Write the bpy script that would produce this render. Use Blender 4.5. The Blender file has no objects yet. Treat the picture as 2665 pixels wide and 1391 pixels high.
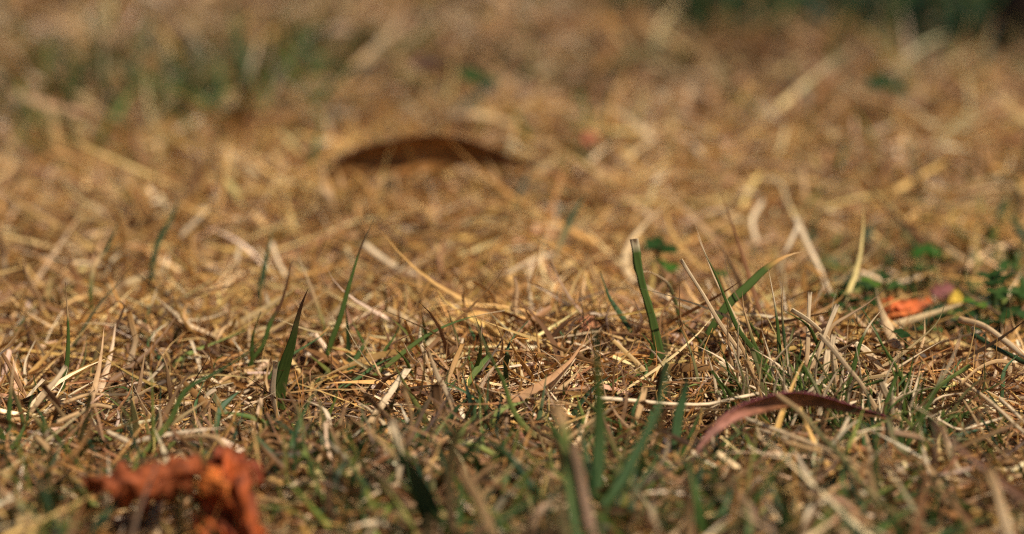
import bpy, math, random
import numpy as np

# ------------------------------------------------------------------ camera
W, H = 2665.0, 1391.0
LENS = 100.0
FPX = W * LENS / 36.0
PITCH = math.radians(13.7)
CAMH = 0.191
scene = bpy.context.scene
cam_d = bpy.data.cameras.new('camera')
cam_d.sensor_width = 36.0
cam_d.lens = LENS
cam_d.clip_start = 0.01
cam_d.clip_end = 500.0
cam_d.dof.use_dof = True
cam_d.dof.focus_distance = 0.649
cam_d.dof.aperture_fstop = 7.6
cam = bpy.data.objects.new('camera', cam_d)
scene.collection.objects.link(cam)
cam.location = (0, 0, CAMH)
cam.rotation_euler = (math.radians(90) - PITCH, 0, 0)
scene.camera = cam

# ------------------------------------------------------------------ light
SUN_EL = math.radians(60)
SUN_AZ = math.radians(140)        # measured from +Y towards +X: high, to the right and a little behind the camera
world = bpy.data.worlds.new('World')
scene.world = world
world.use_nodes = True
wn = world.node_tree
sky = wn.nodes.new('ShaderNodeTexSky')
sky.sky_type = 'NISHITA'
sky.sun_disc = False
sky.sun_elevation = SUN_EL
sky.sun_rotation = SUN_AZ
bg = wn.nodes['Background']
bg.inputs['Strength'].default_value = 0.05
wn.links.new(sky.outputs['Color'], bg.inputs['Color'])
sun_d = bpy.data.lights.new('sun', 'SUN')
sun_d.energy = 5.0
sun_d.angle = math.radians(0.5)
sun_d.color = (1.0, 0.93, 0.82)
sun = bpy.data.objects.new('sun', sun_d)
scene.collection.objects.link(sun)
# lamp shines along its local -Z; aim it away from the sun's place in the sky
from mathutils import Vector
to_sun = Vector((math.sin(SUN_AZ) * math.cos(SUN_EL), math.cos(SUN_AZ) * math.cos(SUN_EL), math.sin(SUN_EL)))
sun.rotation_euler = to_sun.to_track_quat('Z', 'Y').to_euler()
sun.location = to_sun * 5
vs = scene.view_settings
vs.view_transform = 'Standard'
vs.look = 'None'
vs.gamma = 1.0
vs.use_curve_mapping = False
vs.exposure = 0.10
scene.cycles.use_denoising = False
scene.cycles.use_adaptive_sampling = False
scene.cycles.filter_width = 1.2
scene.cycles.max_bounces = 8
scene.cycles.diffuse_bounces = 3
scene.cycles.transmission_bounces = 4
scene.cycles.transparent_max_bounces = 4

rng = np.random.default_rng(11)
random.seed(5)

# ------------------------------------------------------------------ terrain shape
def sm(a, b, t):
    t = np.clip((t - a) / (b - a), 0, 1)
    return t * t * (3 - 2 * t)

MOUNDS = []      # (x, y, radius x, radius y, height), filled from photo pixels below

def gz(x, y):
    x = np.asarray(x, float); y = np.asarray(y, float)
    z = (0.0016 * np.sin(31 * x + 1.3 + 9 * y) + 0.0018 * np.sin(23 * y - 17 * x + .4)
         + 0.0011 * np.sin(57 * x - 41 * y + 2.2) + 0.0009 * np.sin(83 * y + 47 * x))
    for mx, my, rx, ry, h in MOUNDS:
        z = z + h * np.exp(-((x - mx) / rx) ** 2 - ((y - my) / ry) ** 2)
    return z

def ray(px, py):
    a = (px - W / 2) / FPX
    b = -(py - H / 2) / FPX
    return np.array([a, math.cos(PITCH) + b * math.sin(PITCH), -math.sin(PITCH) + b * math.cos(PITCH)])

def hit(px, py, dz=0.0):
    """the point of the lawn (raised by dz) that a photo pixel looks at"""
    d = ray(px, py)
    t = (dz - CAMH) / d[2]
    for _ in range(12):
        p = t * d
        t = (float(gz(p[0], p[1])) + dz - CAMH) / d[2]
    return np.array([0, 0, CAMH]) + t * d

def on_y(px, py, Y):
    d = ray(px, py)
    return np.array([0, 0, CAMH]) + d * (Y / d[1])

def mound(px, py, rx, ry, h):
    p = hit(px, py)
    MOUNDS.append((p[0], p[1], rx, ry, h))

M0 = []
for m in [(2120, 1030, .030, .022, .007), (1500, 960, .050, .020, .004), (700, 960, .060, .022, .004),
          (250, 930, .035, .020, .003), (1150, 1010, .03, .02, .003), (2440, 800, .035, .03, -.004),
          (600, 1160, .035, .016, -.004), (1650, 1190, .05, .016, -.004), (900, 420, .09, .06, .006),
          (2000, 450, .10, .06, .007), (400, 250, .10, .07, .006), (1500, 200, .12, .07, .008),
          (2300, 1210, .06, .016, -.003), (2500, 120, .10, .06, -.006), (1290, 620, .02, .016, -.005),
          (560, 640, .05, .03, .003), (1950, 640, .05, .03, .003)]:
    p = hit(m[0], m[1]); M0.append((p[0], p[1]) + tuple(m[2:]))
MOUNDS.extend(M0)

# ------------------------------------------------------------------ materials
def new_mat(name):
    m = bpy.data.materials.new(name)
    m.use_nodes = True
    nt = m.node_tree
    nt.nodes.clear()
    return m, nt, nt.nodes.new('ShaderNodeOutputMaterial')

def blade_material(name, transl, rough, spec, streak=0.0, mottle=0.25, mscale=260.0, bump=0.0):
    m, nt, out = new_mat(name)
    N, L = nt.nodes, nt.links
    at = N.new('ShaderNodeAttribute'); at.attribute_name = 'Col'
    geo = N.new('ShaderNodeNewGeometry')
    nz = N.new('ShaderNodeTexNoise'); nz.inputs['Scale'].default_value = mscale; nz.inputs['Detail'].default_value = 3
    L.new(geo.outputs['Position'], nz.inputs['Vector'])
    mr = N.new('ShaderNodeMapRange')
    mr.inputs['From Min'].default_value = .3; mr.inputs['From Max'].default_value = .7
    mr.inputs['To Min'].default_value = 1 - mottle; mr.inputs['To Max'].default_value = 1 + mottle * .8
    L.new(nz.outputs['Fac'], mr.inputs['Value'])
    fac = mr.outputs['Result']
    if streak:
        uv = N.new('ShaderNodeUVMap'); uv.uv_map = 'UVMap'
        mp = N.new('ShaderNodeMapping'); mp.inputs['Scale'].default_value = (7, .9, 1)
        L.new(uv.outputs['UV'], mp.inputs['Vector'])
        oi = N.new('ShaderNodeObjectInfo')
        va = N.new('ShaderNodeVectorMath'); va.operation = 'ADD'
        L.new(mp.outputs['Vector'], va.inputs[0]); L.new(oi.outputs['Random'], va.inputs[1])
        n2 = N.new('ShaderNodeTexNoise'); n2.inputs['Scale'].default_value = 1.6; n2.inputs['Detail'].default_value = 4
        L.new(va.outputs['Vector'], n2.inputs['Vector'])
        m2 = N.new('ShaderNodeMapRange')
        m2.inputs['From Min'].default_value = .3; m2.inputs['From Max'].default_value = .7
        m2.inputs['To Min'].default_value = 1 - streak; m2.inputs['To Max'].default_value = 1 + streak
        L.new(n2.outputs['Fac'], m2.inputs['Value'])
        mu = N.new('ShaderNodeMath'); mu.operation = 'MULTIPLY'
        L.new(fac, mu.inputs[0]); L.new(m2.outputs['Result'], mu.inputs[1])
        fac = mu.outputs['Value']
    vm = N.new('ShaderNodeVectorMath'); vm.operation = 'SCALE'
    L.new(at.outputs['Color'], vm.inputs[0]); L.new(fac, vm.inputs['Scale'])
    bs = N.new('ShaderNodeBsdfPrincipled')
    bs.inputs['Roughness'].default_value = rough
    bs.inputs['Specular IOR Level'].default_value = spec
    L.new(vm.outputs['Vector'], bs.inputs['Base Color'])
    tr = N.new('ShaderNodeBsdfTranslucent')
    L.new(vm.outputs['Vector'], tr.inputs['Color'])
    mx = N.new('ShaderNodeMixShader'); mx.inputs['Fac'].default_value = transl
    L.new(bs.outputs['BSDF'], mx.inputs[1]); L.new(tr.outputs['BSDF'], mx.inputs[2])
    if bump:
        nb = N.new('ShaderNodeTexNoise'); nb.inputs['Scale'].default_value = 900; nb.inputs['Detail'].default_value = 4
        L.new(geo.outputs['Position'], nb.inputs['Vector'])
        bp = N.new('ShaderNodeBump'); bp.inputs['Strength'].default_value = bump; bp.inputs['Distance'].default_value = .0006
        L.new(nb.outputs['Fac'], bp.inputs['Height'])
        L.new(bp.outputs['Normal'], bs.inputs['Normal'])
    L.new(mx.outputs['Shader'], out.inputs['Surface'])
    return m

MAT_DRY = blade_material('dry_grass', .16, .55, .30)
MAT_GREEN = blade_material('green_grass', .16, .5, .2)
MAT_STRAW = blade_material('straw_ribbed', .20, .5, .35, streak=.28, mottle=.12)
MAT_BLADE = blade_material('living_blade', .20, .5, .25, streak=.22, mottle=.12)
MAT_LEAF = blade_material('fallen_leaf', .14, .55, .2, mottle=.5, mscale=330, bump=.6)
MAT_CLOVER = blade_material('clover_leaf', .2, .5, .12, mottle=.2)

def ground_material():
    m, nt, out = new_mat('soil_and_thatch')
    N, L = nt.nodes, nt.links
    geo = N.new('ShaderNodeNewGeometry')
    n1 = N.new('ShaderNodeTexNoise'); n1.inputs['Scale'].default_value = 240; n1.inputs['Detail'].default_value = 6
    L.new(geo.outputs['Position'], n1.inputs['Vector'])
    cr = N.new('ShaderNodeValToRGB')
    cr.color_ramp.elements[0].position = .3; cr.color_ramp.elements[0].color = (.018, .011, .006, 1)
    cr.color_ramp.elements[1].position = .7; cr.color_ramp.elements[1].color = (.085, .048, .022, 1)
    L.new(n1.outputs['Fac'], cr.inputs['Fac'])
    bs = N.new('ShaderNodeBsdfPrincipled'); bs.inputs['Roughness'].default_value = .95
    bs.inputs['Specular IOR Level'].default_value = .1
    L.new(cr.outputs['Color'], bs.inputs['Base Color'])
    bp = N.new('ShaderNodeBump'); bp.inputs['Strength'].default_value = .8; bp.inputs['Distance'].default_value = .002
    L.new(n1.outputs['Fac'], bp.inputs['Height']); L.new(bp.outputs['Normal'], bs.inputs['Normal'])
    L.new(bs.outputs['BSDF'], out.inputs['Surface'])
    return m

# ------------------------------------------------------------------ mesh helpers
def mesh_from(name, verts, faces, cols, mat, uvs=None):
    """verts (n,3), faces (m,4) quads, cols (n,3)"""
    me = bpy.data.meshes.new(name)
    verts = np.asarray(verts, np.float32); faces = np.asarray(faces, np.int32)
    nv, nf = len(verts), len(faces)
    k = faces.shape[1]
    me.vertices.add(nv); me.vertices.foreach_set('co', verts.ravel())
    me.loops.add(nf * k); me.loops.foreach_set('vertex_index', faces.ravel())
    me.polygons.add(nf)
    me.polygons.foreach_set('loop_start', np.arange(0, nf * k, k, dtype=np.int32))
    me.polygons.foreach_set('loop_total', np.full(nf, k, np.int32))
    me.polygons.foreach_set('use_smooth', np.ones(nf, bool))
    if uvs is not None:
        ul = me.uv_layers.new(name='UVMap')
        ul.data.foreach_set('uv', np.asarray(uvs, np.float32)[faces.ravel()].ravel())
    ca = me.color_attributes.new('Col', 'FLOAT_COLOR', 'POINT')
    c4 = np.ones((nv, 4), np.float32); c4[:, :3] = cols
    ca.data.foreach_set('color', c4.ravel())
    me.materials.append(mat)
    me.update(calc_edges=True)
    return me

COL = scene.collection

def add(name, me, parent=None, label=None, cat=None, group=None, kind=None, loc=None):
    o = bpy.data.objects.new(name, me)
    COL.objects.link(o)
    if parent is not None:
        o.parent = parent
    if loc is not None:
        o.location = loc
    if label: o['label'] = label
    if cat: o['category'] = cat
    if group: o['group'] = group
    if kind: o['kind'] = kind
    return o

# ------------------------------------------------------------------ ground
def build_ground():
    xs = np.concatenate([[-60, -20, -6, -2.5], np.linspace(-1.2, 1.2, 180), [2.5, 6, 20, 60]])
    ys = np.concatenate([[-60, -15, -4, -1, -.2], np.linspace(.1, 2.6, 190), [4, 8, 20, 60, 200]])
    X, Y = np.meshgrid(xs, ys)
    fade = np.exp(-np.clip(np.hypot(np.clip(np.abs(X) - 1, 0, None), np.clip(np.abs(Y - 1.2) - 1.3, 0, None)), 0, 9) * 2)
    Z = gz(X, Y) * fade - .0015
    v = np.stack([X.ravel(), Y.ravel(), Z.ravel()], 1)
    nx, ny = len(xs), len(ys)
    i = (np.arange(ny - 1)[:, None] * nx + np.arange(nx - 1)[None, :]).ravel()
    f = np.stack([i, i + 1, i + 1 + nx, i + nx], 1)
    me = mesh_from('ground', v, f, np.full((len(v), 3), .1), ground_material())
    add('ground', me, kind='structure', label='brown soil under the matted dry lawn', cat='ground')

build_ground()

# ------------------------------------------------------------------ palettes (linear base colours)
def srgb(r, g, b):
    c = np.array([r, g, b]) / 255.0
    return np.where(c <= .04045, c / 12.92, ((c + .055) / 1.055) ** 2.4)

P_GOLD = np.array([srgb(206, 164, 98), srgb(192, 148, 82), srgb(216, 180, 116), srgb(180, 132, 70), srgb(224, 194, 138), srgb(160, 116, 62)])
P_TAN = np.array([srgb(196, 158, 114), srgb(178, 134, 92), srgb(216, 182, 140), srgb(156, 114, 78), srgb(226, 200, 164), srgb(140, 98, 62)])
P_BROWN = np.array([srgb(118, 84, 48), srgb(94, 66, 40), srgb(140, 98, 56), srgb(78, 56, 36)])
P_GREEN = np.array([srgb(82, 96, 40), srgb(66, 86, 38), srgb(100, 110, 48), srgb(58, 76, 36), srgb(122, 124, 60), srgb(70, 90, 48)])
P_DEEP = np.array([srgb(44, 64, 34), srgb(36, 56, 38), srgb(56, 74, 36), srgb(46, 68, 46)])

# ------------------------------------------------------------------ the mass of the grass
def region(n, y0, y1, margin=.10):
    """random lawn points in view (and a margin on both sides), even on the ground"""
    out = []
    tot = 0
    wmax = y1 * W / FPX / 2 + margin
    while tot < n:
        x = rng.uniform(-wmax, wmax, n); y = rng.uniform(y0, y1, n)
        k = np.abs(x) < y * W / FPX / 2 + margin
        out.append(np.stack([x[k], y[k]], 1)); tot += k.sum()
    return np.concatenate(out)[:n]

def blob(px, py, r, ry=None):
    p = hit(px, py, .006)
    return (p[0], p[1], r, ry or r)

def field(xy, blobs):
    v = np.zeros(len(xy))
    for bx, by, rx, ry in blobs:
        v += np.exp(-((xy[:, 0] - bx) / rx) ** 2 - ((xy[:, 1] - by) / ry) ** 2)
    return v

def blades(xy, zoff, az, el, bend, side, length, width, twist, seg, prof, col0, col1, vfold=.25, kink=None, flat=False):
    """vectorised ribbons: returns verts, faces, colours. prof 'tip' tapers, 'cut' keeps its width"""
    n = len(xy)
    s = np.linspace(0, 1, seg + 1)
    P = np.zeros((n, seg + 1, 3))
    P[:, 0, 0] = xy[:, 0]; P[:, 0, 1] = xy[:, 1]; P[:, 0, 2] = gz(xy[:, 0], xy[:, 1]) + zoff
    step = (length / seg)[:, None]
    T = np.zeros_like(P)
    for k in range(seg + 1):
        e = el + bend * s[k]
        if kink is not None:
            e = e + kink[1] * (s[k] > kink[0])
        a = az + side * s[k]
        T[:, k] = np.stack([np.cos(e) * np.cos(a), np.cos(e) * np.sin(a), np.sin(e)], 1)
        if k:
            P[:, k] = P[:, k - 1] + step * (T[:, k] + T[:, k - 1]) * .5
    # keep everything above the soil
    floor = gz(P[..., 0], P[..., 1]) + .0003
    P[:, 1:, 2] = np.maximum(P[:, 1:, 2], floor[:, 1:])
    up = np.array([0, 0, 1.0])
    sd = np.cross(T, up); ln = np.linalg.norm(sd, axis=2, keepdims=True)
    alt = np.stack([-np.sin(az), np.cos(az), np.zeros(n)], 1)[:, None, :]
    sd = np.where(ln > .15, sd / np.maximum(ln, 1e-6), -alt)
    nm = np.cross(sd, T)
    tw = twist[0][:, None] + twist[1][:, None] * s[None]
    c, d = np.cos(tw)[..., None], np.sin(tw)[..., None]
    sv = sd * c + nm * d
    nv = nm * c - sd * d
    if prof == 'tip':
        pw = np.clip(1.04 - s ** 2.4, .05, 1) * (.75 + .25 * np.sin(np.pi * np.clip(s * 1.3, 0, 1)))
    else:
        pw = np.clip(.85 + .15 * np.sin(np.pi * s), .3, 1)
    hw = (width[:, None] * .5 * pw[None])[..., None]
    V = np.stack([P - sv * hw, P + sv * hw] if flat else [P - sv * hw, P + nv * hw * vfold * 2, P + sv * hw], 2)
    K = 2 if flat else 3
    base = (np.arange(n) * (seg + 1) * K)[:, None, None]
    kk = (np.arange(seg) * K)[None, :, None]
    jj = np.arange(K - 1)[None, None, :]
    i = (base + kk + jj).ravel()
    F = np.stack([i, i + 1, i + K + 1, i + K], 1)
    C = col0[:, None, :] * (1 - s[None, :, None]) + col1[:, None, :] * s[None, :, None]
    C = np.repeat(C[:, :, None, :], K, 2)
    return V.reshape(-1, 3), F, C.reshape(-1, 3)

def pick(pal, n, jit=.18, wts=None):
    i = rng.choice(len(pal), n, p=wts)
    c = pal[i] * rng.normal(1, jit, n).clip(.45, 1.6)[:, None]
    return c * rng.normal(1, .05, (n, 3)).clip(.8, 1.2)

def mixpal(a, b, f):
    k = rng.random(len(f)) < f
    return np.where(k[:, None], b, a)

def join(parts):
    vs_, fs, cs, o = [], [], [], 0
    for v, f, c in parts:
        vs_.append(v); fs.append(f + o); cs.append(c); o += len(v)
    return np.concatenate(vs_), np.concatenate(fs), np.concatenate(cs)

U = rng.uniform
Y_NEAR, Y_FAR = .40, 1.75

# where the photograph is green
G_BLOBS = [blob(*b) for b in [(330, 250, .035, .05), (520, 260, .045, .05), (620, 230, .03, .04), (20, 300, .02, .03), (150, 170, .03, .05),
           (1240, 215, .022, .03), (860, 150, .02, .03), (2300, 225, .03, .025), (1860, 20, .05, .05), (2050, 15, .07, .06),
           (2300, 30, .10, .05), (1630, 170, .012, .02), (2560, 120, .06, .05), (2500, 720, .03, .03), (2300, 760, .035, .03), (2620, 800, .02, .03),
           (2600, 560, .02, .03), (250, 360, .03, .03), (1560, 390, .012, .012), (760, 170, .03, .03)]]
NEAR_G = [blob(*b) for b in [(150, 1330, .03, .03), (900, 1300, .05, .04), (1300, 1300, .05, .03), (1600, 1250, .05, .035), (2000, 1330, .05, .03),
          (2150, 1120, .025, .018), (2400, 1150, .02, .02), (820, 980, .03, .012), (1250, 1080, .03, .015)]]

CLEAR = []
def clear(px, py, rx, ry, dy=0.0):
    p = hit(px, py, .008); CLEAR.append((p[0], p[1] + dy, rx, ry))
clear(450, 1290, .030, .034, -.020)          # round the crumpled leaf
clear(640, 1380, .017, .034, -.020)
clear(2060, 1090, .030, .013, -.006)         # the red brown leaf
clear(2350, 810, .018, .030, -.012)          # the small orange leaf
clear(2470, 770, .012, .018, -.006)
clear(2250, 760, .016, .016, -.004); clear(2580, 760, .016, .02, -.004); clear(1720, 680, .008, .012, -.003); clear(2414, 660, .008, .012, -.004)
clear(1010, 1060, .010, .014, -.006)
clear(1750, 1060, .020, .008, -.004)

def keep(xy):
    f = np.zeros(len(xy))
    for cx, cy, rx, ry in CLEAR:
        f = np.maximum(f, np.exp(-(((xy[:, 0] - cx) / rx) ** 2 + ((xy[:, 1] - cy) / ry) ** 2) ** 2))
    return f

def lowf(xy, k, seed):
    """smooth patchiness of the lawn, about -1..1"""
    r = np.random.default_rng(seed); v = np.zeros(len(xy))
    for _ in range(6):
        a = r.uniform(0, 6.28); f = k * r.uniform(.6, 1.7)
        v += np.sin((xy[:, 0] * math.cos(a) + xy[:, 1] * .8 * math.sin(a)) * f + r.uniform(0, 6.28))
    return v / 2.4

def thatch():
    parts = []
    # lying clippings and matted dead leaves, combed together in patches
    for (n, y0, y1, s, seg, flat) in [(8500, Y_NEAR, .56, 1.1, 5, False), (44000, .555, .84, 1.0, 6, False), (24000, .82, 1.2, 1.2, 4, True), (17000, 1.2, Y_FAR, 1.6, 4, True)]:
        xy = region(n, y0, y1)
        f = sm(.70, .58, xy[:, 1])                        # tan and grey-brown nearer, golden beyond
        f2 = sm(.82, 1.05, xy[:, 1])
        tone = np.clip(1 + (.16 + .10 * f2) * lowf(xy, 70, 3), .5, 1.5)[:, None]
        f2 = sm(.82, 1.05, xy[:, 1])
        c = mixpal(pick(P_GOLD, n), pick(P_TAN, n), .22 + .6 * f + .55 * f2)
        c = c * (1 - .14 * f2)[:, None]
        c = mixpal(c, pick(P_BROWN, n), .17 + .38 * f + (.12 + .40 * f2) * np.clip(lowf(xy, 55, 5), 0, 1)) * tone
        kp = keep(xy)
        z = np.abs(rng.normal(0, .0036, n)).clip(0, .009) * (1 - .6 * kp)
        az = 2.2 * lowf(xy, 40, 8) + rng.normal(0, .95, n) + np.pi * (rng.random(n) < .5)
        L = rng.gamma(4, .0052, n).clip(.005, .048) * s
        parts.append(blades(xy, z, az, rng.normal(.09, .21, n), rng.normal(-.22, .40, n), rng.normal(0, .9, n),
                            L, (.00035 + rng.gamma(2.0, .00036, n)).clip(.0003, .0024) * s,
                            (rng.normal(0, .7, n), rng.normal(0, 1.3, n)), seg, 'tip' ,
                            c, c * U(.85, 1.15, n)[:, None], flat=flat))
    n = 16000                                             # short cut chips
    xy = region(n, .50, .90, .04)
    c = mixpal(pick(P_GOLD, n), pick(P_TAN, n), np.full(n, .6))
    parts.append(blades(xy, U(.001, .008, n) * (1 - .6 * keep(xy)), U(0, 6.283, n), rng.normal(.1, .3, n), rng.normal(-.1, .3, n), rng.normal(0, .4, n),
                        U(.004, .013, n), (.0004 + rng.gamma(2.0, .0003, n)).clip(.0003, .002), (rng.normal(0, .6, n), rng.normal(0, .6, n)), 3, 'cut', c, c))
    # fine golden hair, curled
    n = 18000
    xy = region(n, .52, .95, .03)
    c = pick(np.array([srgb(186, 130, 66), srgb(160, 106, 52), srgb(206, 162, 98)]), n)
    parts.append(blades(xy, U(.002, .009, n), U(0, 6.283, n), rng.normal(.2, .5, n), rng.normal(-.3, 1.4, n), rng.normal(0, 1.8, n),
                        U(.006, .018, n), U(.00018, .0005, n), (U(-3, 3, n), rng.normal(0, 2, n)), 5, 'tip', c, c, flat=True))
    # standing and arching dead blades, in clumps
    for (n, y0, y1, s, flat) in [(5000, Y_NEAR, .56, 1.0, True), (11000, .55, .84, .9, False), (11000, .82, 1.2, 1.25, True), (9000, 1.2, Y_FAR, 1.8, True)]:
        xy = region(n, y0, y1)
        cl = lowf(xy, 85, 12)
        k = (rng.random(n) < np.clip(.45 + .5 * cl, .08, 1)) & (rng.random(n) > keep(xy))
        xy = xy[k]; cl = cl[k]; n = len(xy)
        f = sm(.70, .58, xy[:, 1])
        c = mixpal(pick(P_GOLD, n), pick(P_TAN, n), .4 + .5 * f)
        c = c * (1 - .14 * sm(.82, 1.05, xy[:, 1]))[:, None]
        c = mixpal(c, pick(P_BROWN, n), .08 + .14 * f) * (1 + .14 * lowf(xy, 60, 21))[:, None]
        L = rng.gamma(5, .0024, n).clip(.004, .026) * s * (1 + .25 * np.clip(cl, -1, 1))
        el = rng.normal(.70, .38, n).clip(.05, 1.5)
        parts.append(blades(xy, U(-.001, .004, n), U(0, 6.283, n), el, -np.abs(rng.normal(.5, .6, n)), rng.normal(0, .6, n),
                            L, (.00035 + rng.gamma(2.0, .00036, n)).clip(.0003, .0022) * s,
                            (U(-1.5, 1.5, n), rng.normal(0, 1.2, n)), 5, 'tip', c * .95, c * U(.9, 1.2, n)[:, None], flat=flat))
    v, f, c = join(parts)
    add('dry_grass', mesh_from('dry_grass', v, f, c, MAT_DRY), kind='stuff',
        label='matted tan and golden dead grass covering the whole lawn', cat='dry grass')
    # dead blades well outside the view, so that the lawn goes on
    n = 26000
    xy = np.stack([U(-1.2, 1.2, n), U(.1, 2.6, n)], 1)
    k = (np.abs(xy[:, 0]) > xy[:, 1] * W / FPX / 2 + .09) | (xy[:, 1] > Y_FAR) | (xy[:, 1] < Y_NEAR)
    xy = xy[k]; n = len(xy)
    c = mixpal(pick(P_GOLD, n), pick(P_TAN, n), np.full(n, .5))
    v, f, c = blades(xy, U(0, .006, n), U(0, 6.283, n), rng.normal(.3, .4, n), rng.normal(-.2, .5, n), rng.normal(0, .6, n),
                     U(.02, .05, n), U(.0015, .0042, n), (rng.normal(0, .6, n), rng.normal(0, .8, n)), 4, 'tip', c, c)
    add('dry_grass', mesh_from('dry_grass', v, f, c, MAT_DRY), kind='stuff',
        label='coarser dead grass of the lawn round the matted patch', cat='dry grass')

def greens():
    parts = []
    def layer(n, y0, y1, blobs, base, pal, L, wd, el=(1.05, .3), dry=.25, amt=.5):
        xy = region(n, y0, y1)
        k = (rng.random(n) < np.clip(base + amt * field(xy, blobs), 0, 1)) & (rng.random(n) > keep(xy))
        xy = xy[k]; n = len(xy)
        c = pick(pal, n)
        tipc = mixpal(c, pick(P_TAN, n), np.full(n, dry))
        parts.append(blades(xy, U(-.001, .003, n), U(0, 6.283, n), rng.normal(el[0], el[1], n).clip(.15, 1.55),
                            -np.abs(rng.normal(.45, .5, n)), rng.normal(0, .4, n), U(L[0], L[1], n), U(wd[0], wd[1], n),
                            (U(-1.5, 1.5, n), rng.normal(0, .9, n)), 6, 'tip', c, tipc))
    layer(15000, Y_NEAR, .61, NEAR_G, .17, np.concatenate([P_GREEN, P_DEEP]), (.010, .026), (.0008, .0022), (.65, .4), .2)
    layer(9000, .62, .90, NEAR_G + G_BLOBS, .022, P_GREEN, (.008, .022), (.0006, .0017), (.75, .4))
    layer(26000, .80, Y_FAR, G_BLOBS, .02, np.concatenate([P_GREEN, P_GREEN, P_DEEP]), (.016, .034), (.0014, .0032), (.95, .35), .15, .32)
    # low dark weeds round the small orange leaf
    n = 5000
    xy = region(n, .62, .84, .03)
    wb = [blob(*b_) for b_ in [(2250, 745, .012, .014), (2180, 800, .010, .010), (2340, 870, .014, .010), (2560, 770, .014, .020), (2640, 830, .012, .016), (2410, 690, .016, .010), (2450, 830, .014, .010)]]
    xy = xy[rng.random(n) < np.clip(field(xy, wb), 0, 1)]; n = len(xy)
    c = pick(np.concatenate([P_DEEP, P_DEEP, P_GREEN]), n)
    parts.append(blades(xy, U(.003, .010, n), U(0, 6.283, n), rng.normal(.5, .4, n), -np.abs(rng.normal(.5, .5, n)), rng.normal(0, .4, n),
                        U(.005, .012, n), U(.0018, .0042, n), (U(-1, 1, n), rng.normal(0, .8, n)), 6, 'tip', c, c))
    # the taller dark green grass where the lawn meets a bed at the back
    n = 9000
    xy = np.stack([U(.04, .62, n), U(1.08, 1.70, n)], 1)
    edge = 1.15 - .03 * np.exp(-((xy[:, 0] - .10) / .035) ** 2) + .015 * np.sin(xy[:, 0] * 57 + 1) + .16 * np.exp(-((xy[:, 0] - .03) / .028) ** 2)
    xy = xy[xy[:, 1] > edge]; n = len(xy)
    c = pick(P_DEEP, n)
    parts.append(blades(xy, U(-.001, .003, n), U(0, 6.283, n), rng.normal(1.2, .25, n), -np.abs(rng.normal(.5, .5, n)), rng.normal(0, .4, n),
                        U(.022, .06, n), U(.0016, .0036, n), (U(-1.5, 1.5, n), rng.normal(0, .9, n)), 6, 'tip', c, c * 1.1))
    v, f, c = join(parts)
    add('green_grass', mesh_from('green_grass', v, f, c, MAT_GREEN), kind='stuff',
        label='short living green grass growing through the dead thatch', cat='green grass')

thatch()
greens()

# ------------------------------------------------------------------ single blades traced from the photograph
GRN = srgb(80, 98, 42); DGRN = srgb(50, 70, 38); BGRN = srgb(78, 104, 62); LGRN = srgb(128, 138, 70); YGRN = srgb(140, 146, 50)
TAN = srgb(206, 166, 116); PALE = srgb(236, 208, 166); SGRN = srgb(104, 132, 84); GOLD = srgb(200, 148, 82); BRN = srgb(98, 66, 42); DBRN = srgb(64, 44, 30); OLIVE = srgb(120, 112, 68)

def spline(pts, n):
    pts = np.asarray(pts, float)
    d = np.r_[0, np.cumsum(np.linalg.norm(np.diff(pts, axis=0), axis=1) + 1e-9)]
    d /= d[-1]
    t = np.linspace(0, 1, n)
    m = np.gradient(pts, d, axis=0) if len(pts) > 2 else np.repeat((pts[1] - pts[0])[None], len(pts), 0)
    k = np.clip(np.searchsorted(d, t, side='right') - 1, 0, len(pts) - 2)
    h = (d[k + 1] - d[k]); u = (t - d[k]) / h
    h = h[:, None]; u = u[:, None]
    return ((2 * u**3 - 3 * u**2 + 1) * pts[k] + (u**3 - 2 * u**2 + u) * h * m[k]
            + (-2 * u**3 + 3 * u**2) * pts[k + 1] + (u**3 - u**2) * h * m[k + 1])

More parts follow.
